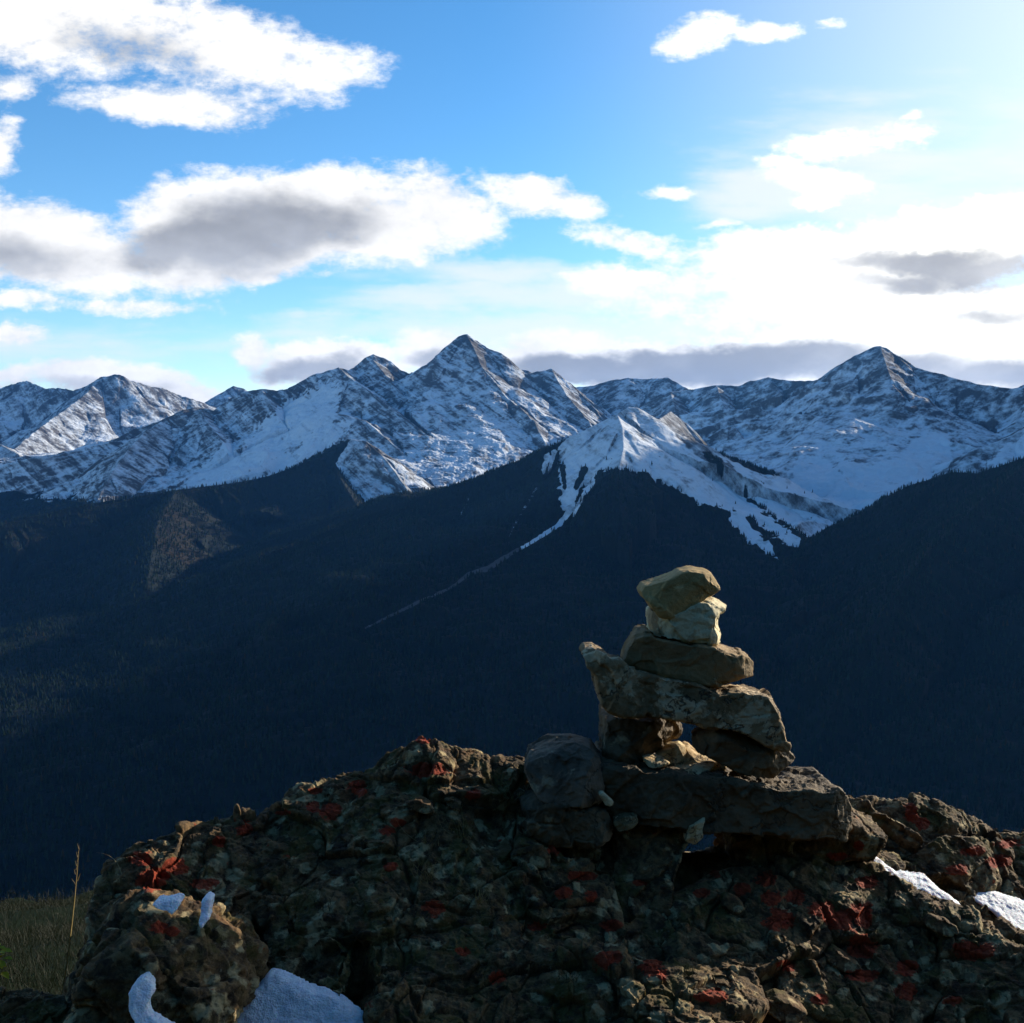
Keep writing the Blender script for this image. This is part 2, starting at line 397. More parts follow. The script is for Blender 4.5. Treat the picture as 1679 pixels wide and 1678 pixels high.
q = float(DETAIL)
def n_(v): return int(v * q)
far = terrain('distant_snowy_mountain_range', [
    ([(-600, 655, 12600), (-420, 610, 12500), (-300, 640, 12500), (-160, 640, 12500), (-60, 625, 12500), (0, 637, 12500), (45, 624, 12400), (75, 636, 12300), (120, 640, 12200), (142, 634, 12200), (165, 618, 12000), (190, 614, 12000), (202, 617, 12000), (207, 622, 12000), (240, 631, 12100), (262, 636, 12200), (290, 645, 12300), (312, 653, 12300), (335, 660, 12400), (400, 690, 12600)], 0.75, 1500, 22),
    ([(165, 622, 11950), (130, 655, 11400), (85, 687, 10800), (55, 710, 10300), (25, 735, 9800), (-30, 770, 9300)], 0.62, 1200, 20),
    ([(330, 665, 13500), (360, 645, 13500), (383, 633, 13500), (400, 637, 13500), (430, 660, 13500), (480, 690, 13500)], 0.7, 1500, 15),
    ([(150, 738, 9600), (110, 744, 9300), (60, 765, 9000), (25, 790, 8700), (-20, 820, 8300)], 0.6, 900, 12),
    ([(-30, 722, 9000), (0, 728, 8800), (30, 745, 8500), (50, 775, 8000)], 0.5, 900, 6),
    ], -520, 520, 7700, 14200, n_(780), n_(620), seed=11, treeline=-230, snow_base=0.56, mat=MT_FAR)
main = terrain('snowy_mountain_range', [
    ([(-40, 860, 7400), (60, 792, 7800), (100, 768, 8000), (150, 738, 8200), (215, 706, 8400), (265, 690, 8500), (300, 673, 8600), (328, 668, 8700), (350, 673, 8700), (375, 655, 8800), (400, 642, 8800), (430, 638, 8800), (455, 640, 8800), (472, 637, 8800), (490, 627, 8850), (520, 612, 8900), (555, 602, 8900), (570, 608, 8950), (585, 600, 9150), (598, 588, 9200), (612, 582, 9200), (640, 592, 9200), (655, 607, 9150), (672, 612, 9100), (690, 602, 9000), (720, 582, 9000), (740, 562, 9000), (752, 551, 9000), (766, 547, 9000), (782, 558, 9000), (800, 571, 8950), (822, 578, 8900), (838, 598, 8850), (855, 613, 8850), (880, 609, 8900), (905, 606, 8900), (922, 620, 8850), (945, 640, 8800), (975, 668, 8600), (1010, 720, 8200)], 0.80, 1500, 16),
    ([(265, 692, 8450), (235, 712, 8050), (212, 735, 7600), (180, 780, 7000), (150, 840, 6500)], 0.55, 900, 10),
    ([(328, 670, 8650), (345, 700, 8200), (380, 745, 7600), (420, 790, 7000)], 0.6, 700, 12),
    ([(430, 640, 8750), (455, 680, 8300), (490, 730, 7700), (500, 770, 7200)], 0.6, 700, 12),
    ([(555, 603, 8900), (575, 620, 8600), (605, 643, 8300), (640, 668, 8000), (680, 697, 7700), (720, 733, 7350), (770, 790, 6900)], 0.62, 900, 9),
    ([(612, 590, 9100), (660, 650, 8500), (720, 690, 8100), (790, 745, 7700)], 0.55, 700, 8),
    ([(530, 672, 7900), (600, 690, 7700), (625, 712, 7500), (660, 742, 7200), (700, 780, 6900)], 0.55, 700, 8),
    ([(766, 549, 8980), (790, 600, 8600), (830, 650, 8200), (875, 690, 7800), (900, 740, 7300)], 0.65, 800, 22),
    ([(905, 608, 8880), (930, 650, 8500), (965, 690, 8100), (990, 740, 7600)], 0.65, 800, 14),
    ([(520, 750, 6500), (548, 732, 6500), (575, 721, 6450), (600, 724, 6400), (625, 745, 6300), (648, 775, 6150), (675, 815, 5900)], 0.6, 700, 8),
    ], -60, 1080, 5600, 9700, n_(1150), n_(760), seed=23, treeline=-390, snow_base=0.55,
    masks=[('Ps', 1.1, [(470, 660), (540, 625), (560, 640), (545, 700), (470, 740), (430, 770), (380, 780), (420, 700)], 12),
           ('Ps', 1.1, [(375, 720), (395, 760), (480, 745), (520, 700), (580, 690), (540, 740), (420, 790), (300, 800)], 8),
           ('Pf', 1.0, [(280, 832), (470, 826), (480, 920), (280, 920)], 3), ('Pf', 1.0, [(430, 800), (500, 755), (548, 730), (575, 719), (560, 745), (545, 770), (560, 800), (600, 850), (400, 870)], 5)])
right = terrain('snowy_mountain_with_bowl', [
    ([(900, 665, 9500), (940, 636, 9500), (975, 632, 9400), (1000, 625, 9400), (1030, 619, 9300), (1060, 622, 9300), (1095, 619, 9200), (1115, 630, 9100), (1130, 638, 8800)], 0.7, 1300, 12),
    ([(1060, 660, 8200), (1100, 642, 8300), (1130, 638, 8300), (1175, 632, 8200), (1210, 632, 8200), (1230, 625, 8200), (1258, 619, 8100), (1280, 622, 8000), (1306, 625, 7900), (1345, 623, 7700), (1362, 606, 7600), (1380, 595, 7550), (1400, 584, 7500), (1425, 573, 7500), (1443, 567, 7500), (1452, 570, 7500), (1470, 582, 7450), (1500, 601, 7400), (1530, 610, 7300), (1560, 618, 7200), (1600, 628, 7100), (1640, 635, 7000), (1679, 637, 6900), (1760, 652, 6700), (1880, 630, 6500)], 0.80, 1300, 13),
    ([(2000, 340, 8200), (1965, 360, 7400), (1975, 365, 6500), (2100, 300, 6300), (2300, 250, 6000), (2450, 240, 5400), (2620, 230, 4800)], 1.15, 2200, 13),  # unseen ridge beyond the right edge, added to keep sun off the valley
    ([(1262, 622, 8050), (1290, 660, 7600), (1310, 700, 7200), (1335, 760, 6700), (1350, 800, 6400)], 0.6, 600, 16),
    ([(1175, 634, 8150), (1190, 680, 7600), (1230, 740, 7000), (1275, 800, 6500)], 0.62, 600, 16),
    ([(1443, 570, 7450), (1460, 620, 7100), (1490, 660, 6800)], 0.6, 500, 12),
    ([(1100, 645, 8200), (1110, 690, 7600), (1160, 760, 6900)], 0.6, 600, 12),
    ([(1700, 690, 5600), (1679, 706, 5500), (1640, 722, 5450), (1590, 742, 5400), (1555, 765, 5350), (1510, 800, 5250), (1450, 850, 5100)], 0.5, 700, 8),
    ], 880, 2700, 4300, 9900, n_(1400), n_(800), seed=37, treeline=-455, snow_base=0.55, mat=MT_RIGHT,
    masks=[('Ps', 1.15, [(1313, 745), (1350, 752), (1395, 795), (1365, 750), (1420, 765), (1465, 755), (1500, 720), (1555, 710), (1560, 762), (1500, 800), (1430, 850), (1360, 858), (1290, 850), (1225, 800), (1240, 795), (1290, 815)], 6),
           ('Ps', 1.0, [(1620, 760), (1640, 740), (1700, 700), (1760, 700), (1700, 760)], 8),
           ('Pf', 1.0, [(1270, 868), (1300, 852), (1345, 852), (1370, 862), (1400, 850), (1360, 900), (1290, 900)], 5)])
centre = terrain('forested_mountain', [
    ([(1030, 668, 5000), (1012, 678, 4950), (985, 692, 4900), (960, 705, 4850), (905, 731, 4800), (850, 756, 4750), (780, 786, 4700), (700, 812, 4600), (640, 832, 4550), (590, 848, 4500), (530, 872, 4450), (470, 902, 4350), (400, 937, 4250), (330, 968, 4150), (250, 998, 4000), (150, 1035, 3850), (50, 1075, 3700), (-100, 1130, 3500), (-500, 1240, 3200)], 0.62, 900, 5),
    ([(1030, 668, 5000), (1045, 668, 5000), (1060, 676, 5000), (1078, 690, 5000), (1100, 705, 5000), (1150, 745, 4950), (1190, 790, 4850), (1235, 835, 4700), (1280, 868, 4550), (1312, 888, 4400), (1340, 920, 4200)], 0.62, 800, 5),
    ([(1012, 680, 4950), (1020, 700, 4700), (1022, 735, 4500), (1015, 768, 4300), (1010, 790, 4150), (1020, 850, 3900), (1040, 930, 3600), (1050, 1030, 3300), (1060, 1150, 2950), (1070, 1300, 2600)], 0.50, 700, 4),
    ([(1015, 769, 4300), (1060, 788, 4250), (1100, 812, 4200), (1150, 847, 4150), (1200, 880, 4050), (1250, 912, 3950), (1290, 940, 3850)], 0.5, 700, 4),
    ([(1078, 690, 5050), (1100, 674, 5450), (1125, 692, 5450), (1160, 735, 5300), (1195, 780, 5150)], 0.95, 1200, 6),
    ([(905, 735, 4790), (890, 790, 4500), (860, 850, 4200), (800, 920, 3900), (720, 1000, 3600)], 0.45, 600, 4),
    ], -520, 1560, 1250, 5900, n_(1480), n_(760), seed=51, treeline=-60, tamp=22, snow_base=0.86, fine=0.6, mat=MT_CENTRE, ribs=0.4,
    masks=[('Pf', 1.0, [(-100, 1060), (150, 1020), (400, 920), (640, 826), (780, 780), (900, 728), (935, 712), (908, 742), (918, 770), (935, 830), (900, 870), (880, 900), (600, 1060), (-100, 1400)], 3),
           ('Pf', 0.0, [(925, 728), (962, 706), (1010, 676), (1040, 664), (1090, 690), (1170, 760), (1240, 830), (1315, 885), (1300, 900), (1230, 850), (1150, 825), (1100, 800), (1055, 777), (1012, 768), (985, 772), (970, 790), (950, 800), (938, 840), (920, 835), (915, 760)], 9),
           ('Pf', 0.0, [(1205, 835), (1240, 870), (1268, 900), (1275, 915), (1262, 912), (1225, 888), (1190, 850)], 9),
           ('Lf', 0.0, [(925, 790, 9), (938, 835, 8), (915, 862, 5), (880, 884, 4), (845, 905, 3)], 3), ('Lf', 0.0, [(850, 901, 4), (800, 932, 6), (768, 942, 4), (740, 964, 3), (680, 990, 3.5), (600, 1030, 2)], 3), ('Ls', -0.05, [(850, 901, 6), (800, 932, 9), (768, 942, 8), (740, 964, 8), (680, 990, 8), (600, 1030, 7)], 3), ('Lf', .5, [(880, 800, 3), (850, 850, 3), (835, 880, 2)], 3), ('Lf', .5, [(770, 815, 2), (755, 845, 2)], 3),
           ('Lf', 0.0, [(898, 748, 7), (890, 775, 4)], 3), ('Lf', 0.0, [(908, 742, 6), (900, 775, 3)], 3), ('Lf', 0.0, [(972, 790, 6), (955, 815, 5), (940, 845, 3)], 3),
           ('Lf', 1.0, [(922, 765, 6), (926, 800, 4)], 3), ('Lf', 1.0, [(958, 772, 8), (944, 800, 5)], 3),
           ('Pf', 0.0, [(1160, 735), (1240, 775), (1440, 800), (1440, 870), (1370, 890), (1320, 880), (1240, 825)], 4), ('Ps', 0.35, [(1075, 680), (1100, 672), (1150, 720), (1240, 800), (1200, 790), (1140, 745)], 6)])
hump = terrain('forested_foothill', [
    ([(552, 734, 6420), (540, 742, 6400), (520, 752, 6250), (480, 767, 6150), (440, 780, 6050), (400, 789, 5950), (340, 797, 5850), (290, 803, 5750), (220, 815, 5650), (140, 828, 5500), (60, 845, 5350), (-60, 875, 5100), (-520, 950, 4600)], 0.55, 900, 4),
    ([(545, 742, 6400), (552, 775, 6100), (575, 812, 5800), (600, 850, 5500)], 0.75, 900, 4),
    ([(290, 803, 5750), (260, 850, 5200), (250, 900, 4700), (240, 960, 4200)], 0.38, 700, 4),
    ], -520, 960, 3300, 6600, n_(840), n_(360), seed=67, treeline=200, tamp=10, snow_base=0.5, fine=0.6, autumn=0.5)
slope = terrain('forested_slope', [
    ([(2700, 420, 3300), (2400, 470, 3250), (2150, 560, 3250), (1980, 640, 3250), (1800, 705, 3350), (1679, 750, 3500), (1640, 763, 3550), (1600, 777, 3600), (1557, 775, 3700), (1520, 788, 3750), (1489, 796, 3800), (1436, 827, 3900), (1394, 853, 4000), (1365, 866, 4050), (1330, 885, 4150), (1290, 912, 4300)], 0.60, 1500, 5),  # crest runs on unseen past the right edge, raised to shade the valley
    ([(1700, 745, 3450), (1600, 830, 3100), (1500, 930, 2800), (1420, 1040, 2500), (1350, 1200, 2200)], 0.55, 1200, 4),
    ], 1000, 2700, 1150, 4500, n_(960), n_(470), seed=83, treeline=300, tamp=10, snow_base=0.8, fine=0.6, autumn=0.35)

# valley floor: one sheet from below the ledge to the horizon
def valley():
    nr, nc = n_(260), n_(320)
    Yv = np.geomspace(60, 30000, nr); U, Yg = np.meshgrid(np.linspace(-1.3, 1.3, nc), Yv); Xg = U * Yg
    z = -1000 + 45 * vnoise((Xg / 900, Yg / 900), 5) + 18 * fbm((Xg / 260, Yg / 260), 3, 0.5, 8)
    z = z - 60 * sst(Yg, 9000, 20000)
    o = mesh_obj('valley_floor', np.stack([Xg, Yg, z], -1).reshape(-1, 3), grid_faces(nr, nc), MT, True,
                 dict(forest=np.ones(z.shape), snow=np.zeros(z.shape), autumn=np.full(z.shape, 0.15)))
    tag(o, kind='structure')
    return dict(o=o, X=Xg, Y=Yg, Z=z, forest=np.ones(z.shape))
vall = valley()

def own_slope():
    """the mountainside that falls from the ledge to the valley"""
    nr, nc = n_(420), n_(420)
    Yv = np.geomspace(0.9, 2300, nr); U, Yg = np.meshgrid(np.linspace(-1.2, 1.2, nc), Yv); Xg = U * Yg
    z = -0.88 - 0.410 * Yg - 0.36 * np.maximum(Yg - 34 - 12 * vnoise((U * 9, U * 0 + .3), 6), 0) - 0.22 * sst(U, -0.36, -0.20) * Yg
    z = z + np.minimum(Yg, 60) / 60 * 1.6 * fbm((Xg / 14, Yg / 14), 3, 0.5, 4) + 0.05 * fbm((Xg / .5, Yg / .5), 3, 0.5, 14) * sst(Yg, 1.0, 4)
    z = np.maximum(z, -1100)
    m, t = new_mat('hillside_turf')
    pos = t.new('ShaderNodeNewGeometry').outputs['Position']
    a = t.noise(pos, 0.9, 8, 0.65); b = t.noise(pos, 9.0, 6, 0.65)
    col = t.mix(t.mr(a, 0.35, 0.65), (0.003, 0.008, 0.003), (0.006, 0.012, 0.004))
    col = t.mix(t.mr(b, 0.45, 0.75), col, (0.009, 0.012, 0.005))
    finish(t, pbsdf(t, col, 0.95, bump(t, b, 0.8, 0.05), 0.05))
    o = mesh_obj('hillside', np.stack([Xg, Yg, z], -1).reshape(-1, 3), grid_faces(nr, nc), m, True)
    tag(o, kind='structure'); return dict(X=Xg, Y=Yg, Z=z)
hill = own_slope()
def shading_slope():
    """unseen summit added behind the camera to block sky light from the ledge"""
    nr, nc = 160, 200
    X, Y = np.meshgrid(np.linspace(-70, 70, nc), -np.linspace(1.6, 55, nr))
    z = -1.6 + 0.95 * np.maximum(-Y - 2.2, 0) ** 0.97 + 1.4 * fbm((X / 7, Y / 7), 4, 0.5, 99) * sst(-Y, 2, 9)
    o = mesh_obj('unseen_shading_slope', np.stack([X, Y, z], -1).reshape(-1, 3), grid_faces(nr, nc)[:, ::-1], bpy.data.materials['hillside_turf'], True)
    tag(o, kind='structure')
shading_slope()

# ------------------------------------------------------------------ woods
def conifer_material():
    m, t = new_mat('conifer_needles')
    v = t.attr('tint').outputs['Fac']
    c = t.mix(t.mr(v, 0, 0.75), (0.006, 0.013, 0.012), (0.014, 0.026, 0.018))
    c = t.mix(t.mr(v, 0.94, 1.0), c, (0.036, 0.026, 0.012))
    finish(t, pbsdf(t, c, 0.9, None, 0.05)); return m
CONIF = conifer_material()
def wood(name, T, n, hmin=11, hmax=20, label=None, thin=0.12, seed=0):
    """conifers scattered over the wooded part of a slope, each a ragged three-tiered spire"""
    g = np.random.default_rng(seed + 100)
    nr, nc = T['X'].shape
    X, Y, Z, Fo = T['X'], T['Y'], T['Z'], T['forest']
    pxx, pyy = proj(X, Y, Z)
    # only where it can be seen from about here
    runmin = np.minimum.accumulate(pyy, axis=0)
    vis = (pyy <= runmin + 14) & (pxx > -300) & (pxx < 1850) & (pyy < 1720)
    area = np.zeros_like(X); area[:-1, :-1] = np.abs((X[:-1, 1:] - X[:-1, :-1]) * (Y[1:, :-1] - Y[:-1, :-1]))
    wgt = area * vis * np.where(Fo > 0.55, 1.0, thin * np.clip(Fo * 4 , 0, 1)); wgt = wgt / Y ** 0.5
    wgt = np.nan_to_num(wgt)
    if wgt.sum() <= 0: return print('no wood', seed)
    wgt = wgt.ravel() / wgt.sum()
    idx = g.choice(wgt.size, n, p=wgt); r, c = np.divmod(idx, nc); r = np.minimum(r, nr - 2); c = np.minimum(c, nc - 2)
    a, b = g.random(n), g.random(n)
    def bl(A): return (A[r, c] * (1 - a) + A[r, c + 1] * a) * (1 - b) + (A[r + 1, c] * (1 - a) + A[r + 1, c + 1] * a) * b
    x, y, z = bl(X), bl(Y), bl(Z)
    H = (hmin + (hmax - hmin) * g.random(n) ** 1.3); rad = H * (0.17 + 0.07 * g.random(n)); ph = g.random(n) * 6.28
    k = 5; V = []; Fc = []
    for tier, (z0, z1, rr) in enumerate([(0.08, 0.62, 1.0), (0.42, 1.0, 0.62)]):
        ring = [np.stack([x + rad * rr * (0.8 + 0.4 * g.random(n)) * np.cos(ph + 6.283 * j / k + tier), y + rad * rr * (0.8 + 0.4 * g.random(n)) * np.sin(ph + 6.283 * j / k + tier), z + H * (z0 + 0.06 * g.random(n))], -1) for j in range(k)]
        V += ring + [np.stack([x, y, z + H * z1], -1)]
        o = tier * (k + 1)
        Fc += [(o + j, o + (j + 1) % k, o + k) for j in range(k)]
    V = np.stack(V, 1); nv = V.shape[1]
    Fa = (np.arange(n)[:, None, None] * nv + np.array(Fc)[None]).reshape(-1, 3)
    tint = np.repeat(g.random(n), nv)
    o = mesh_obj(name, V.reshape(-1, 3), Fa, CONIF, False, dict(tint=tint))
    tag(o, label, 'forest', None, 'stuff')
    return o
wood('forest', centre, n_(80000), label='dark conifer forest covering the central mountain below its snow', seed=1)
wood('forest', hump, n_(26000), 14, 24, label='conifer forest with brownish patches on the low foothill at left', seed=2)
wood('forest', slope, n_(30000), 10, 18, label='dark conifer forest on the steep slope at right', seed=3)
wood('forest', main, n_(9000), 12, 22, label='thin conifer forest at the foot of the snowy range', seed=4, thin=0.3)
wood('forest', right, n_(7000), 12, 22, label='sparse conifer forest at the foot of the snow bowl', seed=5, thin=0.3)
wood('forest', far, n_(5000), 14, 26, label='conifer forest low on the farthest mountains at left', seed=6, thin=0.3)
Vv = dict(vall); sel = (vall['Y'] > 1500) & (vall['Y'] < 9000); Vv['forest'] = np.where(sel, 1.0, 0.0)
wood('forest', Vv, n_(15000), 14, 24, label='dark conifer forest filling the valley floor', seed=7, thin=0.0)

# ------------------------------------------------------------------ air
def haze():
    x, y0, y1, z0, z1 = 30000, -80, 30500, -1200, 1700
    v = [(-x, y0, z0), (x, y0, z0), (x, y1, z0), (-x, y1, z0), (-x, y0, z1), (x, y0, z1), (x, y1, z1), (-x, y1, z1)]
    f = [(3, 2, 1, 0), (4, 5, 6, 7), (0, 1, 5, 4), (1, 2, 6, 5), (2, 3, 7, 6), (3, 0, 4, 7)]
    m, t = new_mat('pale_blue_air')
    pv = t.new('ShaderNodeVolumePrincipled')
    pv.inputs['Color'].default_value = HAZE_COL; pv.inputs['Density'].default_value = HAZE_DENS; pv.inputs['Anisotropy'].default_value = 0.35
    o = t.new('ShaderNodeOutputMaterial'); t.l.new(pv.outputs[0], o.inputs['Volume'])
    tag(mesh_obj('haze', v, f, m, False), kind='stuff')
HAZE_COL = (0.10, 0.38, 1.0, 1); HAZE_DENS = 0.9e-5
if HAZE: haze()

# ================================================================== THE LEDGE
def rock_material(name, dark, mid, pale, olive=0.5, orange=True, scale=1.0, crust=0.5):
    m, t = new_mat(name)
    tc = t.new('ShaderNodeTexCoord'); pos = tc.outputs['Object']
    w3 = t.vm('ADD', pos, t.vm('SCALE', t.vm('SUBTRACT', t.noise(pos, 30 * scale, 4, 0.6, out=1), (.5, .5, .5)), sc=0.03))
    a = t.noise(pos, 7 * scale, 8, 0.65); b = t.noise(w3, 28 * scale, 8, 0.68); c = t.noise(pos, 130 * scale, 5, 0.7)
    col = t.mix(t.mr(b, 0.36, 0.62), dark, mid)
    # crusts of pale grey green lichen, rounded and broken
    v = t.vor(w3, 26 * scale, 'F1'); vv = t.vor(w3, 60 * scale, 'F1')
    p = t.m('SUBTRACT', t.m('ADD', t.m('MULTIPLY', a, 1.5), t.m('MULTIPLY', b, 0.6)), t.m('MULTIPLY', v, 0.9))
    pm = t.mr(p, 0.95 - crust * .5, 1.08 - crust * .5)
    col = t.mix(t.m('MULTIPLY', pm, 0.85), col, pale)
    ol = t.mr(t.noise(t.vm('ADD', pos, (3.3, 1.2, 5.0)), 11 * scale, 7, 0.66), 0.50, 0.60)
    col = t.mix(t.m('MULTIPLY', ol, olive), col, (0.085, 0.064, 0.013))
    br = t.mr(t.noise(t.vm('ADD', pos, (9.3, 4.2, 1.0)), 16 * scale, 7, 0.66), 0.53, 0.64)
    col = t.mix(t.m('MULTIPLY', br, 0.55), col, (0.125, 0.048, 0.014))
    bk = t.mr(t.m('SUBTRACT', t.noise(w3, 45 * scale, 6, 0.7), t.m('MULTIPLY', vv, 0.25)), 0.40, 0.48)
    col = t.mix(t.m('MULTIPLY', bk, 0.6), col, (0.007, 0.006, 0.005))
    sp = t.mr(c, 0.60, 0.70)
    col = t.mix(t.m('MULTIPLY', sp, 0.5), col, (0.24, 0.22, 0.16))
    if orange:
        o = t.m('ADD', t.attr('orange').outputs['Fac'], t.m('MULTIPLY', t.m('SUBTRACT', b, 0.5), 2.8))
        o = t.m('ADD', o, t.m('MULTIPLY', t.m('SUBTRACT', c, 0.5), 0.8))
        tiny = t.mr(t.m('SUBTRACT', t.noise(t.vm('ADD', pos, (5, 5, 5)), 19, 5, 0.6), t.m('MULTIPLY', v, 0.1)), 0.66, 0.72)
        om = t.m('MAXIMUM', t.mr(o, 0.42, 0.62), t.m('MULTIPLY', tiny, 0.75))
        col = t.mix(t.m('MULTIPLY', om, 0.9), col, t.mix(t.mr(c, 0.35, 0.65), (0.17, 0.010, 0.002), (0.30, 0.032, 0.005)))
    h = t.m('ADD', t.m('MULTIPLY', b, 1.0), t.m('MULTIPLY', c, 0.35)); h = t.m('ADD', h, t.m('MULTIPLY', pm, 0.12))
    nb = bump(t, h, 0.9, 0.010)
    finish(t, pbsdf(t, col, 0.85, nb, 0.25)); return m
ROCK = rock_material('lichen_covered_rock', (0.034, 0.020, 0.008), (0.185, 0.112, 0.046), (0.38, 0.295, 0.15), 0.8)

def stone_material(name, dark, mid, pale, patch=0.4, vein=0.3, scale=1.0):
    m, t = new_mat(name)
    tc = t.new('ShaderNodeTexCoord'); pos = tc.outputs['Object']
    w3 = t.vm('ADD', pos, t.vm('SCALE', t.vm('SUBTRACT', t.noise(pos, 14 * scale, 4, 0.6, out=1), (.5, .5, .5)), sc=0.06))
    a = t.noise(w3, 6 * scale, 7, 0.6); b = t.noise(w3, 30 * scale, 7, 0.65); c = t.noise(pos, 170, 5, 0.7)
    col = t.mix(t.mr(t.m('ADD', t.m('MULTIPLY', a, .7), t.m('MULTIPLY', b, .3)), 0.38, 0.60), dark, mid)
    pm = t.mr(t.m('ADD', t.m('MULTIPLY', t.noise(t.vm('ADD', w3, (2, 3, 1)), 11 * scale, 6, 0.62), 0.8), t.m('MULTIPLY', b, 0.25)), 0.66 - patch * .25, 0.72 - patch * .25)
    col = t.mix(t.m('MULTIPLY', pm, 0.85), col, pale)
    d = t.m('ABSOLUTE', t.m('SUBTRACT', t.noise(t.vm('ADD', w3, (7, 1, 4)), 5 * scale, 5, 0.55), 0.5))
    col = t.mix(t.m('MULTIPLY', t.mr(d, 0.012, 0.0), vein), col, (0.02, 0.016, 0.012))
    col = t.mix(t.m('MULTIPLY', t.mr(c, 0.52, 0.72), 0.45), col, t.vm('SCALE', col, sc=0.45))
    h = t.m('ADD', t.m('MULTIPLY', b, 1.0), t.m('MULTIPLY', c, 0.4)); h = t.m('SUBTRACT', h, t.m('MULTIPLY', t.mr(d, 0.012, 0.0), 0.5))
    finish(t, pbsdf(t, col, 0.8, bump(t, h, 0.8, 0.006), 0.3)); return m

ORANGE = [(230,1410,14,10),(250,1440,20,14),(290,1420,14,11),(333,1450,18,8),(403,1360,12,8),(357,1380,8,7),(515,1325,8,8),(520,1297,9,4),(463,1333,9,4),(260,1522,12,8),(282,1528,9,6),
 (702,1263,24,9),(587,1293,12,10),(693,1214,9,5),(910,1393,8,8),(950,1437,18,6),(925,1463,11,8),(970,1470,8,10),(710,1490,13,12),(1000,1517,12,8),(997,1573,15,10),(1067,1587,13,11),(817,1602,10,10),(1050,1447,9,4),(777,1303,9,8),(633,1363,9,6),(540,1330,12,12),(655,1350,8,5),
 (1255,1440,12,10),(1215,1460,10,9),(1264,1472,12,10),(1305,1470,12,10),(1276,1508,18,14),(1347,1490,16,12),(1387,1508,30,14),(1412,1495,14,12),(1412,1553,18,15),(1594,1558,24,12),(1487,1587,14,10),(1412,1600,20,7),(1485,1626,12,11),(1167,1633,18,9),(1290,1583,11,8),(1372,1405,14,5),(1422,1447,15,7),(1594,1396,15,7),(1636,1412,16,8),(1494,1333,9,13),(1515,1350,8,8),(1654,1383,14,6),(1408,1387,6,6),(1173,1433,7,5),(1151,1465,9,6),(1087,1597,8,8),(1569,1426,14,7),(640,1420,8,6),(880,1520,10,6),(760,1560,9,6),(1345,1640,12,6),(1560,1640,12,7)]
def orange_mask(px, py):
    o = np.zeros(px.shape)
    for x, y, rx, ry in ORANGE:
        dx, dy = (px - x) / (rx * 1.5), (py - y) / (ry * 1.35)
        o = np.maximum(o, 1 - (dx * dx + dy * dy) * 0.55)
    return np.clip(o, -0.5, 1) * (o > 0) * 1.0

def knobbly(x, y, z, seed=0, big=1.0):
    """relief of the ledge: blocks split by joints, lumps, then crumbly crust"""
    wx = x + 0.055 * vnoise((x * 9, y * 9, z * 9), seed + 1); wy = y + 0.055 * vnoise((x * 9, y * 9, z * 9), seed + 2); wz = z + 0.055 * vnoise((x * 9, y * 9, z * 9), seed + 3)
    h1, e1 = facets((wx * 5.0, wy * 5.0, wz * 6.0), seed + 10)
    d = big * (0.026 * h1 - 0.009 * (1 - sst(e1, 0, 0.05)))
    h2, e2 = facets((wx * 14, wy * 14, wz * 18), seed + 20)
    d += 0.013 * h2 - 0.0025 * (1 - sst(e2, 0, 0.07))
    h3, e3 = facets((x * 38 + 3 * wx, y * 38, z * 46), seed + 40)
    d += 0.0050 * h3
    d += 0.009 * fbm((wx * 11, wy * 14, wz * 18), 3, 0.5, seed + 30)
    d += 0.0026 * fbm((x * 85, y * 85, z * 85), 3, 0.6, seed + 50)
    return d

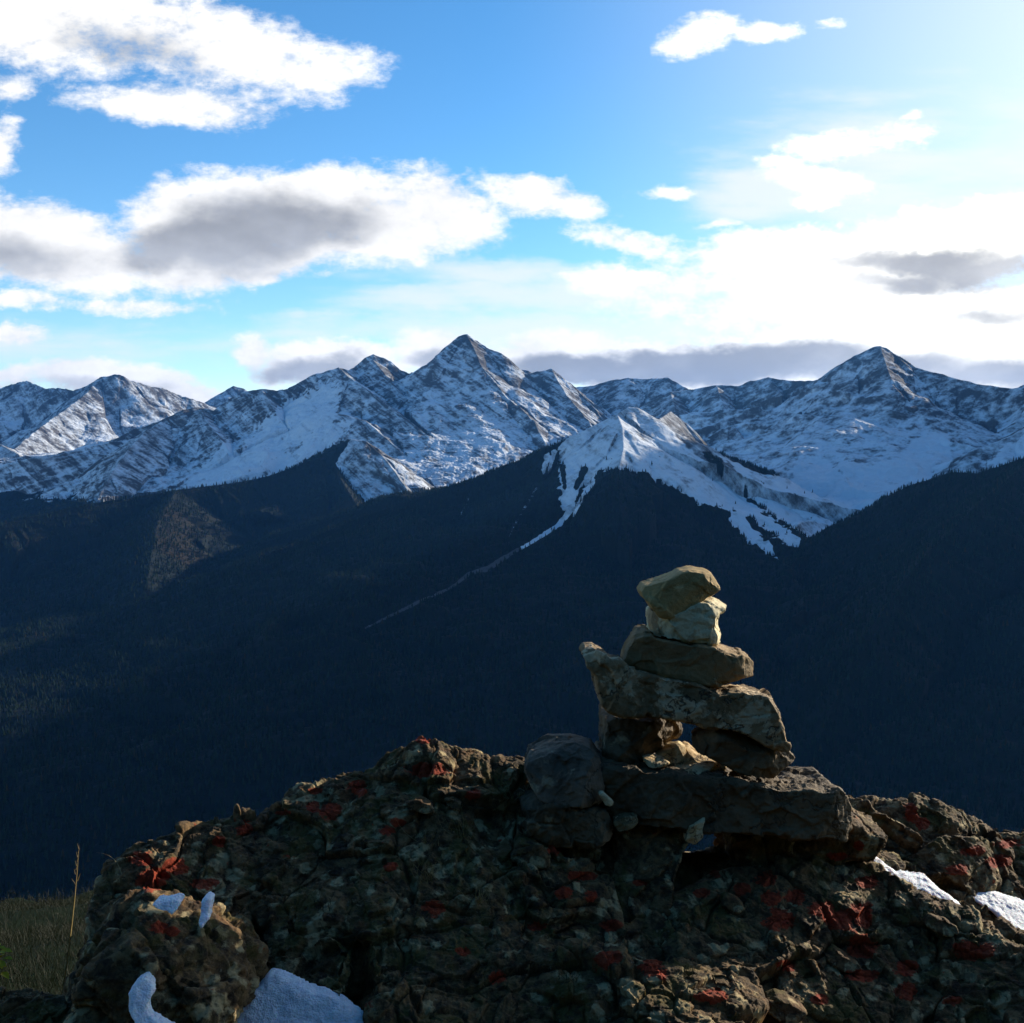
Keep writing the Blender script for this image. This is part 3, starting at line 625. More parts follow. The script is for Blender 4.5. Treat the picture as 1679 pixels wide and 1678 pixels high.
XL = [(1.2, -0.385), (1.85, -0.395), (2.05, -0.366), (2.3, -0.34), (3.5, -0.33)]
def base_height(X, Y):
    masses = [ # crest, front steepness, back steepness, roundness
        ('left', [(170, 1462, 2.0), (192, 1420, 2.03), (215, 1402, 2.04), (240, 1384, 2.06), (300, 1366, 2.09), (380, 1346, 2.14), (440, 1328, 2.18), (500, 1292, 2.22), (560, 1264, 2.26), (640, 1254, 2.28), (664, 1226, 2.28), (700, 1214, 2.29), (740, 1228, 2.3), (790, 1242, 2.3), (840, 1244, 2.3), (900, 1262, 2.32), (985, 1330, 2.32), (1060, 1372, 2.30), (1130, 1382, 2.30), (1220, 1362, 2.32), (1310, 1358, 2.34), (1390, 1362, 2.38)], 0.60, 1.3, 0.03),
        ('back', [(1372, 1352, 2.5), (1398, 1320, 2.54), (1430, 1303, 2.56), (1470, 1304, 2.56), (1520, 1318, 2.56), (1560, 1334, 2.56), (1600, 1352, 2.56), (1640, 1368, 2.56), (1679, 1368, 2.56), (1900, 1385, 2.56)], 0.78, 1.2, 0.05),
        ('front', [(1120, 1470, 2.08), (1200, 1430, 2.16), (1300, 1402, 2.24), (1370, 1400, 2.27), (1430, 1442, 2.22), (1500, 1468, 2.18), (1580, 1494, 2.14), (1650, 1545, 2.06), (1760, 1570, 2.0), (1950, 1640, 1.9)], 0.60, 0.75, 0.04),
        ('bulge', [(640, 1560, 1.84), (720, 1530, 1.9), (900, 1545, 1.9), (1050, 1580, 1.84)], 0.62, 0.5, 0.06),
        ('corner', [(-200, 1590, 1.75), (-40, 1604, 1.72), (60, 1622, 1.70), (130, 1648, 1.68), (215, 1690, 1.62)], 0.6, 1.6, 0.03),
    ]
    best = np.full(X.shape, -1e3)
    xl = np.interp(Y, [a for a, b in XL], [b for a, b in XL]) * Y
    for nm, pts, sf, sb, r in masses:
        W = [P(*q) for q in pts]; h = np.full(X.shape, -1e3)
        for a, b in zip(W[:-1], W[1:]):
            L2 = (b[0] - a[0]) ** 2 + (b[1] - a[1]) ** 2
            t_ = np.clip(((X - a[0]) * (b[0] - a[0]) + (Y - a[1]) * (b[1] - a[1])) / L2, 0, 1)
            dx = X - a[0] - t_ * (b[0] - a[0]); dy = Y - a[1] - t_ * (b[1] - a[1]); d = np.hypot(dx, dy)
            k = 0.5 + 0.5 * dy / (d + 1e-6)
            s = sf * (1 - k) + sb * k
            h = np.maximum(h, a[2] + t_ * (b[2] - a[2]) - s * (np.sqrt(d * d + r * r) - r))
        if nm == 'left':
            e = np.maximum(0, xl - X + 0.03 * vnoise((Y * 6, X * 6), 77)); h = h - 3.2 * e
        best = np.maximum(best, h)
    # the hollow where the old snow lies, in front of the left mass, and two dark clefts
    px, py = proj(X, Y, best)
    hol = polymask(px, py, [(408, 1590), (470, 1612), (560, 1630), (592, 1560), (604, 1640), (640, 1720), (300, 1760), (200, 1700), (330, 1690), (405, 1660)], 9)
    best = best - 0.10 * hol
    for ln, dep in (([(415, 1490, 10), (420, 1560, 14), (430, 1640, 16)], 0.05), ([(588, 1535, 9), (590, 1600, 12), (604, 1670, 14)], 0.06), ([(880, 1360, 8), (1010, 1420, 10), (1030, 1500, 8)], .03), ([(1000, 1350, 10), (1120, 1380, 16), (1300, 1380, 12)], 0.02)):
        best = best - dep * linemask(px, py, ln)
    return best
def outcrop():
    nc, nr = n_(1450), n_(1150)
    u = np.linspace(-0.60, 0.60, nc); Yv = np.concatenate([np.linspace(1.25, 2.62, int(nr * .9)), np.linspace(2.63, 3.3, nr - int(nr * .9))])
    U, Y = np.meshgrid(u, Yv); X = U * Y
    z = base_height(X, Y)
    z = np.maximum(z, -1.9)
    gy = np.gradient(z, axis=0) / np.gradient(Y, axis=0); gx = np.gradient(z, axis=1) / (Y * (u[1] - u[0])); gy = gy - U * gx
    k = 3
    for _ in range(6):
        for g in (gx, gy): g[1:-1, 1:-1] = (g[1:-1, 1:-1] * 2 + g[:-2, 1:-1] + g[2:, 1:-1] + g[1:-1, :-2] + g[1:-1, 2:]) / 6
    ln = np.sqrt(1 + gx * gx + gy * gy)
    # under the cairn and on the slab below it the rock is smoother
    px, py = proj(X, Y, z)
    calm = 1 - 0.75 * polymask(px, py, [(985, 1380), (1120, 1345), (1320, 1350), (1290, 1400), (1170, 1440), (1080, 1500), (1010, 1540), (985, 1470)], 25)
    d = knobbly(X, Y, z, 3) * calm
    x2, y2, z2 = X - d * gx / ln, Y - d * gy / ln, z + d / ln
    px, py = proj(x2, y2, z2)
    o = mesh_obj('rock_outcrop', np.stack([x2, y2, z2], -1).reshape(-1, 3), grid_faces(nr, nc), ROCK, True, dict(orange=orange_mask(px, py)))
    tag(o, 'lichen covered rock ledge with red and orange patches under the stone cairn', None, None, 'structure')
    return X, Y, z, (x2, y2, z2)
OX, OY, OZ, (DX, DY, DZ) = outcrop()
OPX, OPY = proj(DX, DY, DZ)
def on_rock(px, py):
    """point of the ledge's surface seen at this spot of the photograph"""
    m = (OPX - px) ** 2 + (OPY - py) ** 2
    near = np.argsort(m, axis=None)[:12]
    i = near[np.argmin(DY.ravel()[near])]
    return np.array((DX.ravel()[i], DY.ravel()[i], DZ.ravel()[i]))

# ------------------------------------------------------------------ stones
def resample(pts, step):
    o = []
    for (x1, y1), (x2, y2) in zip(pts, pts[1:] + pts[:1]):
        n = max(1, int(math.hypot(x2 - x1, y2 - y1) / step))
        for k in range(n): o.append((x1 + (x2 - x1) * k / n, y1 + (y2 - y1) * k / n))
    return o
def stone(name, label, cat, pts, Y, T, mat, seed=1, amp=1.0, voxel=0.0024, back=(0, 0, .9), front=(0, 0, .93), tilt=(0, 0), knob=False, group=None, smooth=1, edge=0.42, ef=None, res=14, soft=False, facet=1.0):
    """a block: front, middle and back outlines at their own depths, remeshed, weathered"""
    W = [P(x, y, Y) for x, y in resample(pts, res)]
    c = np.mean(np.array(W), 0)
    loops = [(-0.5, front), (-edge if ef is None else ef, (0, 0, 1)), (edge, (back[0] * .4, back[1] * .4, 1)), (0.5, back)]
    V = []; n = len(W)
    for dy, (sx, sz, sc) in loops:
        for p in W:
            k1, k2 = sc if isinstance(sc, tuple) else (sc, sc)
            x, z = (p[0] - c[0]) * k1 + sx, (p[2] - c[2]) * k2 + sz
            V.append((x, dy * T + (tilt[0] * x + tilt[1] * z) * (1 if dy < 0 or soft else 0.4), z))
    bm = bpy.data.meshes.new(name)
    Fc = [tuple(range(n))[::1], tuple(range(3 * n, 4 * n))[::-1]]
    for k in range(3):
        for j in range(n): Fc.append((k * n + (j + 1) % n, k * n + j, (k + 1) * n + j, (k + 1) * n + (j + 1) % n))
    bm.from_pydata(V, [], Fc); bm.update()
    tmp = bpy.data.objects.new(name, bm); C.objects.link(tmp)
    r = tmp.modifiers.new('r', 'REMESH'); r.mode = 'VOXEL'; r.voxel_size = voxel / max(DETAIL, .6); r.adaptivity = 0
    s = tmp.modifiers.new('s', 'SMOOTH'); s.factor = 0.5; s.iterations = smooth
    dg = bpy.context.evaluated_depsgraph_get(); dg.update()
    me = bpy.data.meshes.new_from_object(tmp.evaluated_get(dg)); bpy.data.objects.remove(tmp)
    nv = len(me.vertices); co = np.empty(nv * 3, np.float32); me.vertices.foreach_get('co', co); co = co.reshape(-1, 3).astype(float)
    no = np.empty(nv * 3, np.float32); me.vertex_normals.foreach_get('vector', no); no = no.reshape(-1, 3)
    # signed direction (in case the outline ran the other way)
    ctr = co.mean(0)
    if np.mean(np.sum((co - ctr) * no, 1)) < 0: no = -no
    if not knob and not soft:      # struck faces
        g = np.random.default_rng(seed * 7 + 1)
        for k in range(13):
            dv = np.array([g.uniform(-.75, .75), -1.0 if k < 8 else g.uniform(-.4, .4), g.uniform(-.45, .7) if k < 8 else g.choice([-1, 1])]); dv[0] += (.5 if k % 3 == 0 else 0) * g.choice([-1, 1]) * facet; dv /= np.linalg.norm(dv)
            q_ = co @ dv; lim = np.quantile(q_, 1) - facet * (q_.max() - q_.min()) * g.uniform(.02, .085)
            co = co - dv * np.maximum(0, q_ - lim)[:, None]
    p = (co + seed * 3.7).T
    if knob: d = knobbly(*p, seed, 0.6) * amp
    elif soft: d = amp * (0.007 * fbm(p * 10, 3, 0.5, seed + 12) + 0.002 * fbm(p * 70, 3, 0.6, seed + 13))
    else:
        wv = p + 0.02 * np.stack([vnoise(p * 12, seed + k) for k in range(3)])
        h1, e1 = facets(wv * 13, seed + 11); h2, e2 = facets(wv * 42, seed + 15)
        d = amp * (0.0055 * h1 + 0.0022 * h2 + 0.0030 * fbm(p * 11, 3, 0.5, seed + 12) + 0.0016 * fbm(p * 60, 4, 0.6, seed + 13))
    co2 = co + no * d[:, None]
    base = np.array([c[0], Y, c[2]]); lo = co2[:, 2].min()
    co2[:, 2] -= lo
    me.vertices.foreach_set('co', co2.astype(np.float32).ravel())
    loc = (base[0], base[1], base[2] + lo)
    ox, oy = proj(co2[:, 0] + loc[0], co2[:, 1] + loc[1], co2[:, 2] + loc[2])
    at = me.attributes.new('orange', 'FLOAT', 'POINT'); at.data.foreach_set('value', (orange_mask(ox, oy) if knob else np.zeros(nv)).astype(np.float32))
    me.materials.clear(); me.materials.append(mat)
    me.polygons.foreach_set('use_smooth', np.ones(len(me.polygons), bool)); me.update()
    o = bpy.data.objects.new(name, me); C.objects.link(o); o.location = loc
    return tag(o, label, cat, group)
def cz(L): return [(930 + x * .2801, 900 + y * .2801) for x, y in L]

M_tan = stone_material('tan_sandstone', (0.334, 0.216, 0.083), (0.516, 0.349, 0.142), (0.667, 0.483, 0.233), 0.1, 0.1)
M_pale = stone_material('pale_veined_limestone', (0.322, 0.220, 0.116), (0.586, 0.415, 0.232), (0.714, 0.628, 0.391), 0.8, 0.9)
M_brown = stone_material('brown_grey_limestone', (0.198, 0.126, 0.056), (0.324, 0.213, 0.097), (0.464, 0.325, 0.169), 0.1, 0.2)
M_arm = stone_material('blotched_limestone', (0.136, 0.086, 0.037), (0.293, 0.196, 0.097), (0.600, 0.450, 0.270), 0.52, 0.8, 1.3)
M_leg = stone_material('umber_limestone', (0.10, 0.066, 0.034), (0.19, 0.128, 0.066), (0.30, 0.22, 0.13), 0.2, 0.5)
M_dark = stone_material('dark_grey_limestone', (0.066, 0.045, 0.023), (0.166, 0.114, 0.060), (0.332, 0.238, 0.124), 0.15, 0.5)
M_grey = stone_material('grey_limestone', (0.072, 0.056, 0.039), (0.182, 0.137, 0.091), (0.336, 0.254, 0.150), 0.2, 0.4)
M_gold = stone_material('ochre_limestone', (0.337, 0.215, 0.084), (0.583, 0.399, 0.187), (0.714, 0.552, 0.309), 0.5, 0.7, 1.5)
ROCK_CRUMB = stone_material('crumbly_limestone', (0.10, 0.075, 0.03), (0.26, 0.20, 0.10), (0.45, 0.37, 0.22), .4, .8, 3.0)
G = 'stones stacked into the cairn'
CY = 2.26
stone('base_slab', 'long dark slab lying lowest in the cairn, carrying the two leg stones', 'stone',
      cz([(190, 1175), (300, 1190), (420, 1215), (560, 1235), (700, 1245), (850, 1245), (960, 1268), (1100, 1300), (1230, 1322), (1340, 1314), (1430, 1330), (1505, 1322), (1532, 1350), (1568, 1420), (1580, 1490), (1582, 1550), (1530, 1590), (1300, 1582), (1100, 1566), (800, 1548), (600, 1536), (450, 1524), (300, 1510), (225, 1465), (190, 1380), (182, 1250)]),
      CY, 0.25, M_dark, 2, 1.5, facet=.35, back=(0.0, -.034, .94), front=(0, .004, .95), tilt=(0, .15), group=G)
stone('leg_stone', 'dark squarish stone under the left end of the tilted long slab, its right side sunlit', 'stone',
      cz([(200, 958), (300, 945), (440, 945), (520, 955), (600, 962), (655, 985), (680, 1050), (672, 1090), (620, 1130), (540, 1172), (490, 1208), (440, 1232), (300, 1222), (200, 1192), (185, 1100)]),
      CY + .02, 0.20, M_dark, 3, 1.5, back=(.004, 0.0, .96), front=(-.036, 0, (.48, .90)), edge=.3, ef=.05, group=G)
stone('leg_stone', 'rounded grey stone under the right end of the tilted long slab, with a sunlit end', 'stone',
      cz([(733, 1075), (790, 1043), (830, 1033), (880, 1045), (960, 1060), (1060, 1098), (1130, 1132), (1230, 1150), (1290, 1158), (1338, 1188), (1342, 1240), (1312, 1290), (1276, 1330), (1230, 1318), (1100, 1304), (1000, 1284), (900, 1248), (780, 1195), (730, 1152), (722, 1110)]),
      CY - .06, 0.075, M_leg, 4, 1.2, back=(.004, 0, .92), front=(-.030, -.002, (.74, .88)), edge=.2, ef=-.05, group=G)
stone('long_slab', 'long tilted slab with pale blotches, sticking out to the left like an arm', 'stone',
      cz([(80, 600), (100, 575), (150, 568), (190, 588), (240, 625), (300, 640), (330, 672), (400, 702), (560, 735), (740, 765), (790, 790), (880, 832), (920, 820), (980, 810), (1060, 820), (1150, 835), (1180, 872), (1212, 930), (1238, 1030), (1262, 1110), (1262, 1140), (1195, 1126), (1130, 1104), (1060, 1068), (960, 1034), (860, 1022), (760, 1002), (640, 968), (520, 955), (420, 945), (300, 945), (220, 915), (190, 870), (165, 790), (150, 720), (110, 680), (95, 630)]),
      CY - .045, 0.11, M_arm, 5, 1.1, facet=.3, back=(0, -.006, .95), front=(0, .002, .96), tilt=(0, .15), group=G)
stone('block_stone', 'smooth brown block lying across the tilted long slab', 'stone',
      cz([(408, 465), (440, 466), (480, 472), (500, 492), (700, 528), (860, 545), (910, 570), (1040, 612), (1070, 640), (1076, 680), (1060, 720), (1000, 748), (920, 780), (870, 792), (800, 768), (560, 742), (400, 712), (330, 684), (318, 650), (345, 560), (378, 500)]),
      CY - .005, 0.13, M_brown, 6, 0.8, facet=.5, back=(0, -.004, .95), front=(-.004, 0, .93), group=G)
stone('pale_stone', 'pale veined stone second from the top of the cairn', 'stone',
      cz([(480, 340), (540, 375), (660, 345), (800, 272), (850, 288), (895, 318), (938, 338), (925, 354), (895, 368), (885, 400), (885, 450), (905, 510), (900, 552), (860, 550), (700, 530), (490, 500), (478, 420)]),
      CY - .005, 0.12, M_pale, 7, 1.0, back=(0, 0, .93), front=(-.014, 0, .82), ef=.1, group=G)
stone('top_stone', 'smooth tan stone tilted on top of the cairn', 'stone',
      cz([(418, 240), (440, 205), (520, 180), (600, 150), (660, 120), (720, 107), (800, 106), (830, 132), (878, 213), (870, 243), (800, 280), (740, 315), (660, 360), (590, 392), (540, 388), (490, 348), (460, 300), (430, 270)]),
      CY - .01, 0.11, M_tan, 8, 0.45, back=(.002, -.004, .94), front=(-.006, -.002, .90), tilt=(0, .15), group=G)
stone('wedge_stone', 'small brown wedge standing inside the gap of the cairn', 'stone',
      cz([(515, 1190), (560, 1168), (600, 1150), (660, 1130), (685, 1150), (695, 1200), (705, 1256), (620, 1262), (555, 1244)]),
      CY - .02, 0.05, M_gold, 9, 0.6, voxel=.0016, back=(0, 0, .9), front=(-.006, 0, .8), group='loose chips in the gap of the cairn')
stone('stone_chip', 'flat ochre chip to the right of the wedge inside the gap of the cairn', 'stone chip',
      cz([(690, 1165), (720, 1172), (760, 1200), (860, 1208), (922, 1245), (880, 1268), (800, 1280), (720, 1276), (700, 1235)]),
      CY - .01, 0.07, M_gold, 10, 0.8, voxel=.0016, back=(0, 0.004, .9), front=(0, -.004, .85), tilt=(.5, 1.6), group='loose chips in the gap of the cairn')
stone('stone_chip', 'thin pointed ochre chip lying in front on the base slab', 'stone chip',
      cz([(570, 1330), (650, 1295), (720, 1268), (830, 1262), (890, 1272), (850, 1288), (740, 1306), (640, 1330), (590, 1340)]),
      CY - .065, 0.05, M_gold, 13, 0.5, voxel=.0015, back=(0, 0.005, .9), front=(0, -.003, .85), tilt=(.5, 1.8), group='loose chips in the gap of the cairn')
stone('stone_chip', 'small pale chip at the foot of the left leg stone', 'stone chip',
      cz([(445, 1222), (500, 1216), (560, 1228), (597, 1250), (540, 1262), (470, 1256)]),
      CY - .06, 0.04, M_gold, 12, 0.4, voxel=.0015, tilt=(.5, 1.5), group='loose chips in the gap of the cairn')
stone('boulder', 'grey rounded boulder to the left of the cairn, topmost of two', 'boulder',
      [(862, 1245), (872, 1224), (900, 1214), (940, 1212), (968, 1220), (982, 1236), (986, 1275), (980, 1304), (955, 1308), (905, 1304), (878, 1288), (864, 1264)],
      2.2, 0.16, M_grey, 21, 1.2, back=(0, -.02, .9), front=(-.006, -.002, .88), tilt=(0, .2))
stone('boulder', 'darker low boulder under the grey rounded one left of the cairn', 'boulder',
      [(858, 1308), (880, 1300), (915, 1302), (960, 1306), (992, 1318), (1006, 1336), (1002, 1356), (960, 1366), (900, 1366), (866, 1345)],
      2.18, 0.16, M_dark, 22, 1.8, back=(0, -.02, .9), front=(0, 0, .88), tilt=(0, .2))
stone('support_rock', 'dark purplish rock propping the base slab from below', 'boulder',
      [(1000, 1345), (1060, 1338), (1118, 1345), (1128, 1378), (1100, 1420), (1082, 1470), (1040, 1520), (1000, 1500), (992, 1430), (1005, 1385)],
      2.17, 0.16, ROCK, 23, 0.7, back=(0, 0.02, .9), front=(0, -.01, .86), tilt=(0, 1.1), knob=True)
stone('boulder', 'low lichened boulder beneath the right end of the base slab', 'boulder',
      [(1185, 1352), (1240, 1344), (1320, 1340), (1385, 1330), (1440, 1352), (1420, 1392), (1330, 1402), (1240, 1410), (1190, 1400)],
      2.29, 0.16, ROCK, 24, 0.8, knob=True)
stone('stone_chip', 'white slanting chip wedged left of the base slab', 'stone chip',
      [(980, 1299), (988, 1298), (1006, 1314), (1004, 1323), (992, 1318)], 2.12, 0.02, M_pale, 25, 0.3, voxel=.0012)
stone('stone_chip', 'crumbly yellow chip below the lower left corner of the base slab', 'stone chip',
      [(1004, 1344), (1022, 1336), (1042, 1335), (1045, 1346), (1030, 1356), (1012, 1360)], 2.13, 0.04, ROCK_CRUMB, 26, 0.8, voxel=.0014)
stone('stone_chip', 'ochre chip upright in the dark gap beneath the base slab', 'stone chip',
      [(1120, 1378), (1128, 1352), (1156, 1340), (1150, 1352), (1150, 1368), (1138, 1380)], 2.14, 0.04, M_gold, 27, 0.6, voxel=.0014)
stone('boulder', 'lichened boulder with snow around it at the lower left of the ledge', 'boulder',
      [(146, 1585), (155, 1545), (180, 1500), (210, 1474), (245, 1462), (290, 1482), (340, 1502), (380, 1530), (408, 1566), (416, 1606), (400, 1645), (360, 1672), (310, 1682), (262, 1668), (225, 1635), (185, 1618), (152, 1606)],
      1.74, 0.32, ROCK, 31, 1.0, voxel=.003, back=(0.0, -.05, .85), front=(0, -.015, .80), tilt=(0, .35), knob=True, edge=.15)

# small stones lying about on the ledge
for k, (px, py, r, lab) in enumerate([(745, 1316, 13, 'flat pale stone beside the dry grass on the ledge'), (1200, 1478, 15, 'grey stone among red lichen right of centre on the ledge'),
        (1380, 1572, 20, 'pale elongated stone below the largest red lichen patch'), (1540, 1512, 22, 'pale slab just below the snow strip at right'), (1285, 1650, 24, 'pale slanting stone near the bottom edge, right of centre'),
        (870, 1395, 26, 'greenish flat stone below the two grey boulders'), (690, 1320, 17, 'pale green crusted stone left of the dry grass'), (1185, 1612, 16, 'whitish stone above the red spot at the bottom')]):
    g = np.random.default_rng(k + 5); p = on_rock(px, py)
    ang = np.linspace(0, 2 * np.pi, 9)[:-1] + g.random(8) * .4
    pts = [(px + r * 1.3 * math.cos(a) * (0.75 + .4 * g.random()) , py + r * .62 * math.sin(a) * (0.75 + .4 * g.random()) + .35 * r * math.cos(a)) for a in ang]
    stone('loose_stone', lab, 'stone', pts, float(p[1]) - .005, r * 0.0022, ROCK, 60 + k, 0.35, voxel=.0018, tilt=(0, .5), knob=True)

# ------------------------------------------------------------------ snow
def snow_material():
    m, t = new_mat('old_snow')
    pos = t.new('ShaderNodeTexCoord').outputs['Object']
    n = t.noise(pos, 60, 6, 0.6); n2 = t.noise(pos, 300, 3, 0.6)
    sc_ = t.mix(t.mr(n, 0.3, 0.7), (0.66, 0.69, 0.74), (0.86, 0.87, 0.89))
    sc_ = t.mix(t.m('MULTIPLY', t.mr(t.noise(pos, 420, 2, 0.6), 0.66, 0.74), 0.5), sc_, (0.25, 0.2, 0.13))
    b = pbsdf(t, sc_, 0.6, bump(t, t.m('ADD', n, t.m('MULTIPLY', n2, .6)), 0.8, 0.008), 0.3)
    b.inputs['Subsurface Weight'].default_value = 0.25; b.inputs['Subsurface Scale'].default_value = 0.02
    finish(t, b); return m
SNOW = snow_material()
def snow(label, pts, thick, smooth=30, soft=5, sink=0.02, group='patches of old snow on the ledge'):
    """a closed drift lying on the rock: its top follows a softened copy of the rock"""
    px, py = OPX, OPY
    x0, x1 = min(p[0] for p in pts) - 25, max(p[0] for p in pts) + 25; y0, y1 = min(p[1] for p in pts) - 25, max(p[1] for p in pts) + 25
    bpx, bpy_ = proj(OX, OY, OZ)
    inb = (bpx > x0) & (bpx < x1) & (bpy_ > y0) & (bpy_ < y1) & (OY < 2.62)
    rr = np.where(inb.any(1))[0]; cc = np.where(inb.any(0))[0]
    if not len(rr): return
    r0, r1, c0, c1 = rr[0], rr[-1] + 1, cc[0], cc[-1] + 1
    X, Y, Z = OX[r0:r1, c0:c1], OY[r0:r1, c0:c1], DZ[r0:r1, c0:c1].copy()
    k = max(2, int(smooth * DETAIL))
    S = Z.copy()
    for _ in range(k * 3):
        Q = np.pad(S, 1, mode='edge'); S = (Q[1:-1, 1:-1] * 2 + Q[:-2, 1:-1] + Q[2:, 1:-1] + Q[1:-1, :-2] + Q[1:-1, 2:]) / 6
    top = S + thick
    qx, qy = proj(X, Y, top)
    nz = 5 * vnoise((X * 22, Y * 22), 5) + 3 * vnoise((X * 60, Y * 60), 6)
    mk = polymask(qx + nz, qy + nz, pts, soft * 1.0)
    z = S - sink + (thick + sink) * np.sqrt(np.clip(mk, 0, 1)) + 0.0015 * vnoise((X * 40, Y * 40), 9)
    use = mk > 0.01
    f = grid_faces(*X.shape); u = use.ravel()
    keep = u[f].all(1); f = f[keep]
    if not len(f): return
    ids = np.unique(f); mp = np.full(u.size, -1); mp[ids] = np.arange(len(ids))
    V = np.stack([X.ravel()[ids], Y.ravel()[ids], z.ravel()[ids]], -1)
    n = len(V); lo = V.copy(); lo[:, 2] = np.minimum(V[:, 2] - 0.012, V[:, 2])
    f = mp[f]
    e = np.concatenate([f[:, [0, 1]], f[:, [1, 2]], f[:, [2, 3]], f[:, [3, 0]]]); key = np.sort(e, 1); _, inv, cnt = np.unique(key, axis=0, return_inverse=True, return_counts=True)
    be = e[cnt[inv.ravel()] == 1]
    side = np.stack([be[:, 1], be[:, 0], be[:, 0] + n, be[:, 1] + n], -1)
    o = mesh_obj('snow_patch', np.concatenate([V, lo]), np.concatenate([f, f[:, ::-1] + n, side]), SNOW, True)
    tag(o, label, 'snow', group)
def drift(label, pts, T, tilt=(.5, 2.2), Y=None, dy=-.01):
    cx = sum(p[0] for p in pts) / len(pts); cy_ = sum(p[1] for p in pts) / len(pts)
    if Y is None: Y = float(on_rock(cx, cy_)[1]) + dy
    return stone('snow_patch', label, 'snow', pts, Y, T, SNOW, 44, 0.7, voxel=.0022, smooth=9, res=9, soft=True, group='patches of old snow on the ledge', tilt=tilt if isinstance(tilt, tuple) else (0, tilt), front=(0, 0, .9))
drift('curving strip of snow in the crack between two rocks at right', [(1366, 1394), (1390, 1395), (1415, 1399), (1440, 1411), (1470, 1430), (1500, 1434), (1522, 1438), (1535, 1452), (1560, 1467), (1545, 1470), (1520, 1462), (1500, 1448), (1480, 1446), (1445, 1434), (1425, 1424), (1405, 1412), (1390, 1402)], .022, dy=-.008)
drift('bright sunlit snow patch at the right edge of the ledge', [(1592, 1476), (1615, 1474), (1645, 1478), (1679, 1488), (1760, 1510), (1760, 1545), (1679, 1526), (1655, 1514), (1638, 1506), (1628, 1494), (1608, 1484)], .03, dy=-.008)
drift('bluish snow patch beneath the bright one at the right edge', [(1645, 1534), (1660, 1529), (1690, 1532), (1750, 1550), (1740, 1580), (1679, 1564), (1662, 1556)], .025, dy=-.008)
drift('broad bluish snow drift along the bottom edge beside the lower left boulder', [(402, 1662), (420, 1646), (440, 1648), (460, 1656), (490, 1664), (525, 1668), (555, 1676), (585, 1690), (606, 1706), (620, 1730), (600, 1780), (480, 1790), (340, 1780), (300, 1710), (360, 1660)], .035, (0, 1.3), 1.70)
drift('curled snow strip at the foot of the lower left boulder', [(203, 1640), (210, 1628), (222, 1622), (236, 1630), (244, 1642), (236, 1652), (246, 1664), (275, 1676), (315, 1692), (300, 1708), (260, 1698), (230, 1678), (210, 1658)], .022, (.2, 1.2), 1.53)
drift('larger of two snow lumps caught on top of the lower left boulder', [(252, 1477), (262, 1473), (275, 1474), (288, 1473), (297, 1477), (296, 1484), (289, 1490), (279, 1486), (268, 1485), (258, 1481)], .03, (.2, 1.2), 1.64)
drift('smaller, upright snow lump right of the other on the lower left boulder', [(328, 1477), (336, 1473), (346, 1476), (347, 1486), (349, 1497), (340, 1508), (333, 1500), (331, 1486)], .03, (.2, 1.2), 1.64)

# ------------------------------------------------------------------ grass and plants
def grass_mat(name, a, b):
    m, t = new_mat(name)
    c = t.mix(t.attr('tint').outputs['Fac'], a, b)
    bs = pbsdf(t, c, 0.6, None, 0.2)
    tr = t.new('ShaderNodeBsdfTranslucent'); t.put(tr.inputs[0], c)
    mx = t.new('ShaderNodeMixShader'); mx.inputs[0].default_value = 0.35; t.l.new(bs.outputs[0], mx.inputs[1]); t.l.new(tr.outputs[0], mx.inputs[2])
    finish(t, mx); return m
DRY = grass_mat('dry_grass', (0.42, 0.33, 0.15), (0.14, 0.14, 0.05)); GREEN = grass_mat('green_grass', (0.003, 0.009, 0.002), (0.010, 0.016, 0.004))
def blades(name, B, mat, seg=4, parent=None):
    """B: rows (base xyz, tip xyz, bend xyz, width, tint); thin three-sided blades"""
    B = np.asarray(B, float); n = len(B); V = []
    b, tip, bend, wd = B[:, 0:3], B[:, 3:6], B[:, 6:9], B[:, 9]
    ax = np.array([(1, 0, 0), (-.5, .87, 0), (-.5, -.87, 0)])
    for k in range(seg + 1):
        s = k / seg; c = b * (1 - s) + tip * s + bend * (4 * s * (1 - s))
        r = (wd * (1 - s) ** 0.6 + 1e-5)[:, None]
        for a in ax: V.append(c + a * r)
    V = np.stack(V, 1); m_ = V.shape[1]
    f = [(k * 3 + j, k * 3 + (j + 1) % 3, k * 3 + 3 + (j + 1) % 3, k * 3 + 3 + j) for k in range(seg) for j in range(3)]
    Fa = (np.arange(n)[:, None, None] * m_ + np.array(f)[None]).reshape(-1, 4)
    return mesh_obj(name, V.reshape(-1, 3), Fa, mat, True, dict(tint=np.repeat(B[:, 10], m_)), parent)
def tuft(label, spots, n, hgt, seed, mat=DRY, spread=0.02, wd=0.0006):
    g = np.random.default_rng(seed); B = []
    for (px, py) in spots:
        p = on_rock(px, py)
        for _ in range(n):
            a = g.random() * 6.28; q = p + np.array([math.cos(a), math.sin(a), 0]) * g.random() * spread + np.array([0, 0, -.004])
            h = hgt * (0.4 + 0.8 * g.random()); ln = g.normal(0, .45, 2)
            B.append([*q, q[0] + h * ln[0], q[1] + h * ln[1] - .01, q[2] + h, *(g.normal(0, .12, 3) * h), wd * (0.7 + .6 * g.random()), g.random()])
    o = blades('grass_tuft', B, mat); tag(o, label, 'grass tuft', 'grass tufts growing on the ledge')
